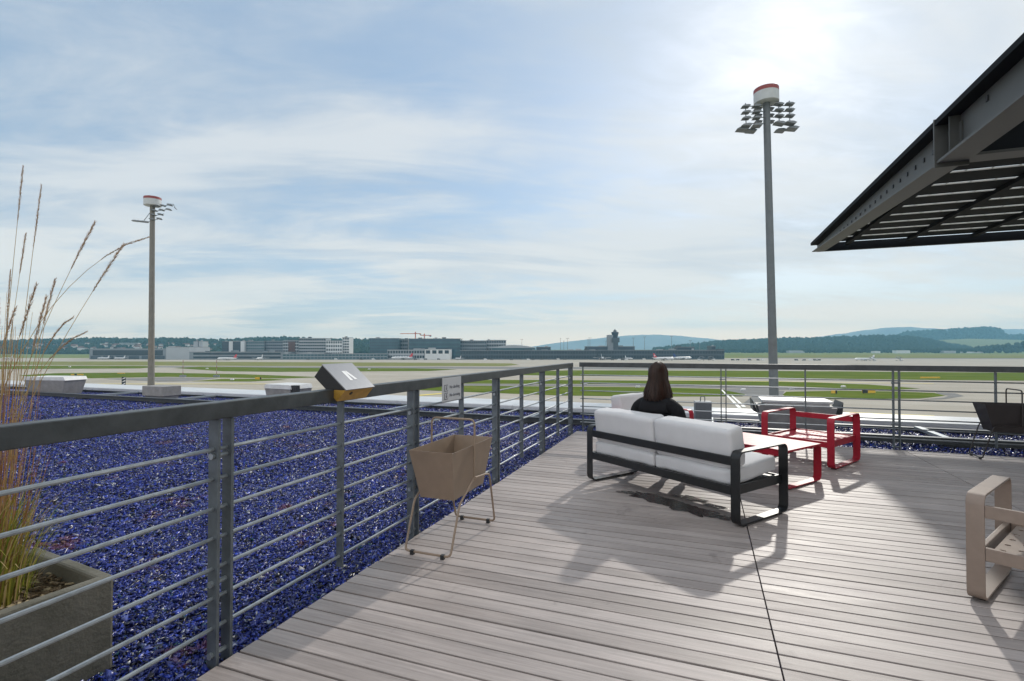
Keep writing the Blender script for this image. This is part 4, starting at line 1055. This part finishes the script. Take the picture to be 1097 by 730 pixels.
bld('office_block', 'wide grey glazed office block right of the white stair towers', 262, 283, 366.2, 935, 26, 'b_grey', 'office', 6, 'b_teal', cols=10)
bld('office_block', 'grey glazed office block between the wide one and the brown panelled one', 283.3, 303, 365.8, 940, 26, 'b_grey', 'office', 6, 'b_blue', cols=9)
t, w, H = bld('office_block', 'office block with a large dark brown panel on its front', 303.3, 320, 365.2, 920, 26, 'b_lgrey', 'office', 6, 'b_win', cols=7)
mb = MB(); mb.box(-w * .16, w * .28, -.5, -.2, H * .35, H * .94); mb.build('brown_panel', M['b_brown'], t)
bld('office_block', 'tall white banded office block with long window rows', 320.3, 349, 362.8, 915, 26, 'b_lgrey', 'office', 7, 'b_win', cols=12, inset=.02)
bld('office_block', 'white fronted block with dark ground floor beside a tall white slab', 349.3, 366.5, 365.4, 905, 24, 'b_white', 'office', 5, 'b_win', cols=7, inset=.12)
bld('office_block', 'tall narrow white slab with window rows, highest of the office blocks', 366.8, 374, 362, 912, 24, 'b_white', 'office', 8, 'b_win', cols=3)
bld('building', 'low glazed podium in front of the white office blocks', 303, 415, 379.5, 872, 30, 'b_grey', 'building', 2, 'b_teal', cols=30)
bld('office_block', 'dark teal glass block left of the tower cranes', 396, 427, 362.8, 930, 30, 'b_teal', 'office', 7, 'b_blue', cols=16, inset=.03)
bld('building', 'plain grey block between the two teal glass blocks', 427.3, 437, 364.2, 950, 30, 'b_grey', 'building', 5, 'b_win', cols=5)
bld('terminal', 'long teal glass terminal block with a flat roof under the cranes', 438, 493, 363.2, 925, 40, 'b_teal', 'terminal', 5, 'b_blue', cols=26, inset=.02)
bld('terminal', 'low white terminal front with square dark windows behind a parked jet', 415, 455, 375.2, 880, 30, 'b_lgrey', 'terminal', 2, 'b_win', cols=14, inset=.06)
bld('terminal', 'white low hall with two wide dark gates right of the low terminal front', 455.3, 482, 374.6, 876, 30, 'b_white', 'terminal', 1, 'b_win', 381, cols=4, inset=.14)
bld('building', 'stepped grey building right of the teal terminal', 493.3, 521, 365.4, 945, 34, 'b_grey', 'building', 5, 'b_win', cols=12)
bld('building', 'low pale block right of the stepped grey building', 521.3, 542, 364.8, 960, 30, 'b_lgrey', 'building', 5, 'b_win', cols=8)
# hall with a curved roof
fw = 905; b = far(550, fw); t = thing('terminal_hall', 'glazed terminal hall with a shallow curved roof', 'terminal', b, HEAD)
w = 47 / FPX * fw; mb = MB(); mb.box(-w / 2, w / 2, 0, 40, 0, ht(373, fw) - G); mb.build('wall', M['b_teal'], t)
arch = [(-w / 2 - 3 + (w + 6) * i / 14, ht(373, fw) - G + .05 + 5.2 * math.sin(math.pi * i / 14)) for i in range(15)]
mb = MB(); mb.prism([(x, -2, z) for x, z in arch] + [(w / 2 + 3, -2, arch[-1][1] - .04), (-w / 2 - 3, -2, arch[0][1] - .04)], (0, 44, 0)); mb.build('roof', M['b_lgrey'], t)
bld('pier', 'very long dark pier building stretching to the control tower', 493, 640, 375.8, 885, 34, 'b_dark', 'pier', 2, 'b_win', cols=50)
bld('pier', 'dark pier building right of the control tower with stepped ends', 640.3, 776, 375.6, 890, 34, 'b_dark', 'pier', 2, 'b_win', cols=46)
for a, b2, vt, lb in ((575, 590, 372.2, 'dark rooftop storey on the pier right of the curved hall'), (628, 680, 371.6, 'long dark upper storey under the control tower'), (725, 744, 372.2, 'dark upper storey near the right end of the pier'), (762, 766.5, 371.2, 'small dark cube on the right end of the pier')):
    bld('pier_storey', lb, a, b2, vt, 900, 20, 'b_dark', 'building', 1, 'b_blue', 375.8)
# control tower
fw = 900; t = thing('control_tower', 'dark airport control tower with an overhanging glazed cab', 'control tower', far(657, fw), HEAD); k = fw / FPX
zz = lambda v: ht(v, fw) - G
mb = MB(); mb.box(-6 * k, -.3 * k, -2, 10, 0, zz(359)); mb.build('stair_shaft', M['b_grey'], t)
mb = MB(); mb.box(-.2 * k, 5 * k, -2, 8, 0, zz(367)); mb.box(-1.8 * k, 6.2 * k, -4, 10, zz(367) + .02, zz(362)); mb.build('shaft', M['b_dark'], t)
mb = MB(); mb.lathe([(2.6 * k, zz(362) + .02), (3.9 * k, zz(357.2)), (4.0 * k, zz(356.6))], 12, Matrix.Translation((2.2 * k, 3, 0))); mb.build('cab', M['b_blue'], t)
mb = MB(); mb.lathe([(4.1 * k, zz(356.6) + .05), (3.6 * k, zz(355.8)), (1.8 * k, zz(355.4)), (1.7 * k, zz(354)), (.5 * k, zz(353.4)), (.25 * k, zz(352.4))], 12, Matrix.Translation((2.2 * k, 3, 0))); mb.build('cab_roof', M['b_dark'], t)
# far sheds at the right
for u0, u1, vt, fw, m, lb in ((960, 975, 375.6, 1900, 'b_white', 'white shed beyond the far field right of the parked jets'), (1011, 1024, 376, 1950, 'b_lgrey', 'pale grey shed beyond the field, middle of three'), (1030, 1054, 377, 1980, 'b_white', 'long low white shed beyond the field at the far right'), (845, 862, 375.8, 2050, 'b_lgrey', 'pale low shed right of the tall mast at the foot of the wooded hill'), (937, 943, 376.4, 1950, 'b_white', 'small white hut at the foot of the wooded hill')):
    bld('shed', lb, u0, u1, vt, fw, 20, m, 'shed', roof=False)
# houses on the wooded slope
M['house_w'] = mat('render_white', (.62, .60, .56), .8, 0, .12, .2); M['house_c'] = mat('render_cream', (.50, .42, .32), .8, 0, .15, .2)
M['tile'] = mat('roof_tile', (.17, .08, .055), .8, 0, .3, .3)
def house(p, s, wallm, rz):
    t = thing('house', 'small pale gabled house on the wooded slope behind the hangars', 'house', p, rz, 'houses on the left hillside')
    mb = MB(); w, d, h = 7 * s, 5 * s, 6 * s; mb.box(-w, w, -d, d, -4, h); mb.build('wall', wallm, t)
    mb = MB(); mb.prism([(-w - .5, -d - .6, h + .02), (-w - .5, d + .6, h + .02), (-w - .5, 0, h + 4.2 * s)], (2 * w + 1, 0, 0)); mb.build('roof', M['tile'], t)
    return t
H0 = [house(surfL(100, .3), 1, M['house_w'], HEAD), house(surfL(70, .3), 1, M['house_c'], HEAD + .3)]
for i in range(70):
    o = copy_tree(random.choice(H0)); u = random.uniform(22, 232); tt = random.uniform(.10, .62)
    o.location = surfL(u, tt); s = random.uniform(.7, 1.25); o.scale = (s * random.uniform(.8, 1.8), s, s * random.uniform(.8, 1.2)); o.rotation_euler = (0, 0, HEAD + random.uniform(-.5, .5))
for u0, u1, vt, vb, lb in ((107, 117, 368.3, 370.5, 'flat white apartment block high on the wooded slope'), (128, 148, 367.6, 370.2, 'wide white apartment block high on the slope left of the mast')):
    fw = 1950; t = thing('apartment_block', lb, 'building', far(u0 / 2 + u1 / 2, fw, ht(vb, fw)), HEAD); w = (u1 - u0) / FPX * fw; h = (vb - vt) / FPX * fw
    mb = MB(); mb.box(-w / 2, w / 2, 0, 12, -14, h); mb.build('wall', M['house_w'], t)
    for k in range(2):
        mb = MB(); mb.box(-w / 2 + 2, w / 2 - 2, -.2, -.03, h * (.2 + .45 * k), h * (.42 + .45 * k)); mb.build('window_row', M['b_win'], t)

# cranes
M['crane'] = mat('crane_orange', (.45, .10, .05), .5, 0, .1, .2)
def crane(label, u, fw, vt, j0, j1):
    t = thing('tower_crane', label, 'crane', far(u, fw), HEAD, 'tower cranes behind the terminal'); H = ht(vt, fw) - G; k = fw / FPX
    mb = MB(); mb.box(-.8, .8, -.8, .8, 0, H); mb.build('mast', M['crane'], t)
    mb = MB(); mb.box((j0 - u) * k, (j1 - u) * k, -.7, .7, H + .02, H + 1.3); mb.build('jib', M['crane'], t)
    mb = MB(); mb.prism([(-1.5, -.5, H + 1.32), (1.5, -.5, H + 1.32), (0, -.5, H + 5)], (0, 1, 0)); mb.build('peak', M['crane'], t)
    mb = MB(); mb.box((j1 - u) * k * .75, (j1 - u) * k, -1, 1, H - 2.2, H); mb.build('counterweight', M['b_grey'], t)
crane('orange tower crane with the longer jib', 445, 1000, 358, 429, 451)
crane('lower orange tower crane with the shorter jib', 454.6, 1010, 359.8, 450.5, 462)

# apron light poles
pole0 = None
for u, fw, vt, hd in ((559, 1000, 364, 2), (600.5, 980, 363.2, 1), (608, 940, 363, 2), (604, 980, 366, 1), (632, 960, 362.4, 2), (649, 1010, 366, 1), (678.5, 950, 362.6, 2), (690.5, 930, 361.4, 2), (719.5, 920, 360.6, 2), (739.5, 960, 365.4, 2), (749.5, 970, 368.6, 1), (630, 990, 364, 1)):
    t = thing('light_pole', 'thin apron light pole with a small head beyond the pier', 'light pole', far(u, fw), HEAD, 'light poles along the pier'); H = ht(vt, fw) - G
    mb = MB(); mb.tube([(0, 0, 0), (0, 0, H)], [.55, .3], 6); mb.build('pole', M['b_grey'], t)
    mb = MB()
    for s in ((-1, 1) if hd == 2 else (0,)): mb.box(s * 1.6 - 1.1, s * 1.6 + 1.1, -.5, .5, H + .02, H + .9)
    mb.build('lamp_head', M['b_grey'], t)

# ------------------------------------------------------------------ airliners
M['plane_white'] = mat('aircraft_white', (.75, .76, .77), .3, 0, .04, .1)
M['plane_red'] = mat('aircraft_red', (.55, .02, .03), .35, 0, .05, .1); M['plane_blue'] = mat('aircraft_blue', (.02, .05, .18), .35, 0, .05, .1)
M['engine'] = mat('engine_grey', (.35, .36, .38), .35, .4, .1, .3)
def airliner(label, u, fw, heading, s, tail, cross=False):
    t = thing('airliner', label, 'airplane', far(u, fw), HEAD + heading, 'airliners on the apron'); t.scale = (s, s, s)
    Mx = Matrix.Translation((0, 0, 3.6)) @ Matrix.Rotation(R(90), 4, 'Y')      # nose to +X
    prof = [(.05, -18.6), (.5, -17.5), (1.1, -14.5), (1.75, -10.5), (1.97, -8), (1.97, 12.5), (1.8, 15), (1.35, 17), (.7, 18.3), (.05, 18.8)]
    mb = MB(); mb.lathe(prof, 16, Mx); f = mb.build('fuselage', M['plane_white'], t, smooth=True)
    mb = MB()
    for sgn in (-1, 1):
        for i in range(22): mb.box(-9.5 + i, -9.0 + i, sgn * 1.955 - .03, sgn * 1.955 + .03, 3.85, 4.25)
    mb.box(16.6, 17.6, -.9, .9, 4.15, 4.75); mb.build('windows', M['b_win'], f)
    for sgn in (-1, 1):
        mb = MB(); mb.prism([(3.5, sgn * 1.6, 2.7), (-3.2, sgn * 1.6, 2.7), (-5.2, sgn * 17, 4.1), (-3.6, sgn * 17, 4.1)], (0, 0, .35)); mb.build('wing', M['plane_white'], t)
        mb = MB(); mb.prism([(-13.6, sgn * .7, 4.6), (-17, sgn * .7, 4.6), (-17.8, sgn * 6.2, 5), (-16.6, sgn * 6.2, 5)], (0, 0, .22)); mb.build('tailplane', M['plane_white'], t)
        mb = MB(); mb.lathe([(.7, -1.8), (1.0, -1), (1.1, 1.2), (.95, 1.9)], 12, Matrix.Translation((2.6, sgn * 5.6, 1.75)) @ Matrix.Rotation(R(90), 4, 'Y')); mb.build('engine', M['engine'], t, smooth=True)
    mb = MB(); mb.prism([(-11.5, -.16, 5.0), (-17.0, -.16, 4.6), (-18.6, -.16, 11.2), (-16.2, -.16, 11.2)], (0, .32, 0)); fn = mb.build('fin', tail, t)
    if cross:
        mb = MB()
        for yy in (-.20, .17):
            mb.box(-17.2, -14.6, yy, yy + .03, 7.6, 8.3); mb.box(-16.25, -15.55, yy, yy + .03, 6.6, 7.58); mb.box(-16.25, -15.55, yy, yy + .03, 8.32, 9.3)
        mb.build('emblem', M['plane_white'], fn)
    mb = MB()
    for x, y in ((14, 0), (-1.5, -3.6), (-1.5, 3.6)):
        mb.box(x - .15, x + .15, y - .15, y + .15, .6, 2.6)
        for q in (-.45, .45): mb.tube([(x, y + q - .15, .55), (x, y + q + .15, .55)], .55, 10)
    mb.build('landing_gear', M['dark'], t)
P_ = R(180)
airliner('white airliner with a red tail taxiing past the dark slabs', 243.5, 830, P_, .86, M['plane_red'])
airliner('small white airliner seen end on in front of the grey office block', 278.5, 850, R(-80), .8, M['plane_white'])
airliner('white airliner far left, nearer the edge of the hangar pair', 111, 890, R(175), .62, M['plane_white'])
airliner('white airliner left of the far mast in front of the long hangar', 128.5, 890, R(170), .62, M['plane_white'])
airliner('white airliner with a red tail parked before the low terminal front', 431, 868, R(185), .98, M['plane_red'])
airliner('white airliner nose of the jet by the hall with wide gates', 491, 866, R(120), .62, M['plane_white'])
airliner('white airliner seen nose on at the pier left of the control tower', 645, 872, R(-95), .9, M['plane_white'])
airliner('white airliner with white cross on red tail parked behind the far handrail', 711, 815, R(12), 1.0, M['plane_red'], True)
airliner('airliner with a dark blue tail standing behind the cross tailed jet', 731, 866, R(14), .95, M['plane_blue'])
airliner('small white airliner nosing into the pier left of the cross tailed jet', 673.5, 872, R(-70), .62, M['plane_white'])
airliner('small white jet standing right of the tall mast on the open apron', 926, 800, P_ * .96, .8, M['plane_white'])
airliner('white jet at the far left edge by the grass stems', 8, 885, R(170), .62, M['plane_white'])

# ------------------------------------------------------------------ apron vehicles and boarding stairs
M['veh_dark'] = mat('vehicle_dark', (.05, .055, .06), .4, 0, .2, .5); M['veh_white'] = mat('vehicle_white', (.65, .65, .65), .4, 0, .1, .5)
def vehicle(m):
    mb = MB(); mb.prism([(-2.6, -1, .5), (2.6, -1, .5), (2.6, -1, 1.3), (1.9, -1, 1.45), (1.3, -1, 2.3), (-2.6, -1, 2.4)], (0, 2, 0))
    for x in (-1.6, 1.6):
        for yy in (-1.02, .82): mb.tube([(x, yy, .45), (x, yy + .2, .45)], .45, 8)
    return mb.build('service_vehicle', m)
v0 = [vehicle(M['veh_dark']), vehicle(M['veh_white'])]
spots = [(656, 831), (663, 828), (667, 830), (671, 826), (785, 815), (790, 818), (797, 812), (803, 815), (812, 810), (817, 812), (853, 806), (861, 805), (868, 808), (873, 806), (877, 808), (400, 862), (405, 860), (445, 858), (452, 856), (456, 858), (470, 862), (520, 850), (527, 846), (548, 840), (566, 842), (571, 840), (580, 858), (598, 862), (605, 858), (330, 862), (360, 864), (387, 862), (616, 864), (690, 860), (700, 870), (760, 850)]
for i, (u, fw) in enumerate(spots):
    o = v0[i % 3 == 0] if i < 2 else v0[1 if i % 3 == 0 else 0].copy()
    if i >= 2: C.objects.link(o)
    if i < 2: o = v0[i]
    o.location = far(u, fw); o.rotation_euler = (0, 0, HEAD + random.choice((0, .1, 3.1, .5)))
    tag(o, 'small apron service vehicle parked out in front of the pier', 'vehicle', 'service vehicles on the apron')
def stairs(label, u, fw, flip):
    t = thing('boarding_stairs', label, 'boarding stairs', far(u, fw), HEAD + (P_ if flip else 0), 'boarding stairs on the apron')
    mb = MB(); mb.prism([(-5, -1, 1), (5, -1, 4.6), (5, -1, 5.0), (-5, -1, 1.5)], (0, 2, 0)); mb.build('stair_flight', M['veh_dark'], t)
    mb = MB(); mb.prism([(-5.4, -1.2, .6), (-1.5, -1.2, .6), (-1.5, -1.2, 1.2), (-2.4, -1.2, 2.4), (-5.4, -1.2, 2.6)], (0, 2.4, 0)); mb.build('truck_cab', M['veh_white'], t)
    arc = [(-4 + 9 * i / 8, 2.6 + 3.6 * math.sin(math.pi * (.15 + .6 * i / 8))) for i in range(9)]
    mb = MB(); mb.band([(x, -1.1, z) for x, z in arc], (0, 1, 0), .3, .5, closed=False); mb.band([(x, 1.1, z) for x, z in arc], (0, 1, 0), .3, .5, closed=False); mb.build('hood', M['b_grey'], t)
    mb = MB()
    for x in (-4, -2, 4):
        for yy in (-1.2, .9): mb.tube([(x, yy, .5), (x, yy + .3, .5)], .5, 8)
    mb.build('wheels', M['dark'], t)
stairs('boarding stairs with a dark curved hood, left one of a pair right of the jets', 751, 820, False)
stairs('boarding stairs with a dark curved hood, right one of the pair', 762, 824, True)
stairs('white boarding stairs truck beside the small jet on the open apron', 934.5, 792, True)
stairs('white boarding stairs truck standing alone right of the small jet', 963, 796, True)

# ------------------------------------------------------------------ airfield signs, marker and slim masts
M['sign_yellow'] = mat('sign_yellow', (.70, .42, .03), .5, 0, .06, .4)
def tsign(label, u, v, wpx, h, dark=None):
    p = gnd(u, v); k = (p.dot(FW)) / FPX; w = wpx * k
    t = thing('taxiway_sign', label, 'airfield sign', p, HEAD, 'taxiway signs on the grass')
    mb = MB(); mb.box(-w / 2, w / 2, -.15, .15, .3, .3 + h); b = mb.build('panel', M['sign_yellow'], t)
    if dark is not None:
        mb = MB(); mb.box(-w / 2 + w * dark[0], -w / 2 + w * dark[1], -.22, -.16, .28, .32 + h); mb.build('dark_panel', M['box_black'], b)
    mb = MB()
    for s in (-.4, .4): mb.box(s * w - .08, s * w + .08, -.08, .08, 0, .29)
    mb.build('legs', M['dark'], t)
tsign('orange taxiway sign with a dark end left of the emblem box', 277, 407, 7, 1.25, (.75, 1))
tsign('yellow taxiway sign row on the grass at the left behind the grass stems', 83, 402.6, 13, .9, (.3, .5))
tsign('thin yellow taxiway sign left of the far floodlight mast', 130, 400.8, 8, .6)
tsign('small orange taxiway sign with a dark end right of the tall mast', 893, 422.2, 6, 1.25, (.7, 1))
tsign('wide yellow taxiway sign whose left half is black', 930, 421.8, 14, 1.4, (0, .42))
tsign('long low orange sign strip on the grass beyond the far railing', 996, 405.8, 21, .9)
p = gnd(133, 414); t = thing('marker_board', 'upright black board with white diagonal bars on the near apron', 'marker board', p, HEAD); k = p.dot(FW) / FPX
mb = MB(); mb.box(-1.9 * k, 1.9 * k, -.2, .2, .2, 10 * k); mb.build('board', M['box_black'], t)
mb = MB()
for j in range(3): mb.prism([(-1.9 * k, -.26, (1.4 + 3 * j) * k), (1.9 * k, -.26, (2.6 + 3 * j) * k), (1.9 * k, -.26, (3.7 + 3 * j) * k), (-.3 * k, -.26, (2.6 + 3 * j) * k)], (0, .05, 0))
mb.build('stripe', M['white'], t)
mb = MB(); mb.box(-1 * k, 1 * k, -.1, .1, 0, .19); mb.build('foot', M['dark'], t)
for u, lb in ((196.3, 'thin striped pole with grey cabinets, left one of two on the grass'), (232.3, 'thin striped pole with grey cabinets, right one of two on the grass')):
    p = gnd(u, 404); t = thing('antenna_mast', lb, 'mast', p, HEAD); k = p.dot(FW) / FPX
    for j in range(6):
        mb = MB(); mb.tube([(0, 0, j * 3 * k), (0, 0, (j + 1) * 3 * k - .01)], .17, 6); mb.build('pole_section', M['drum_red'] if j % 2 else M['vent_grey'], t)
    for s in (-1, 1):
        mb = MB(); mb.box(s * 2 * k - 1.1 * k, s * 2 * k + 1.1 * k, -.6, .6, 0, 2 * k); mb.build('cabinet', M['b_grey'], t)
for i, (u, v, cl) in enumerate(((249, 407.5, 'white'), (222, 395.5, 'white'), (395.5, 396.2, 'white'), (75, 393.6, 'white'), (683, 415.4, 'white'), (627, 412, 'white'), (903, 415.2, 'white'), (848, 417.6, 'white'), (796, 418.6, 'white'))):
    p = gnd(u, v); t = thing('marker_box', 'small white marker box standing in the airfield grass', 'marker', p, HEAD, 'white marker boxes on the airfield')
    mb = MB(); mb.prism([(-1.2, -.4, .12), (1.2, -.4, .12), (.9, -.4, 1.0), (-.9, -.4, 1.0)], (0, .8, 0)); mb.build('box', M['white_metal'], t)
    mb = MB(); mb.box(-.9, .9, -.3, .3, 0, .118); mb.build('base', M['dark'], t)

# ================================================================== haze
def haze():
    hm = bpy.data.materials.new('haze'); hm.use_nodes = True; N = hm.node_tree.nodes; L = hm.node_tree.links
    for n in list(N):
        if n.type != 'OUTPUT_MATERIAL': N.remove(n)
    pv = N.new('ShaderNodeVolumePrincipled'); pv.inputs['Density'].default_value = 1.35e-4; pv.inputs['Color'].default_value = (.36, .76, 1, 1); pv.inputs['Anisotropy'].default_value = .1
    L.new(pv.outputs[0], [n for n in N if n.type == 'OUTPUT_MATERIAL'][0].inputs['Volume'])
    mb = MB(); mb.box(XA - 150, XB + 150, YA - 30, YB + 150, G - 1.2, 360)
    tag(mb.build('haze', hm), 'pale blue haze over the airfield', 'haze', kind='stuff')
haze()
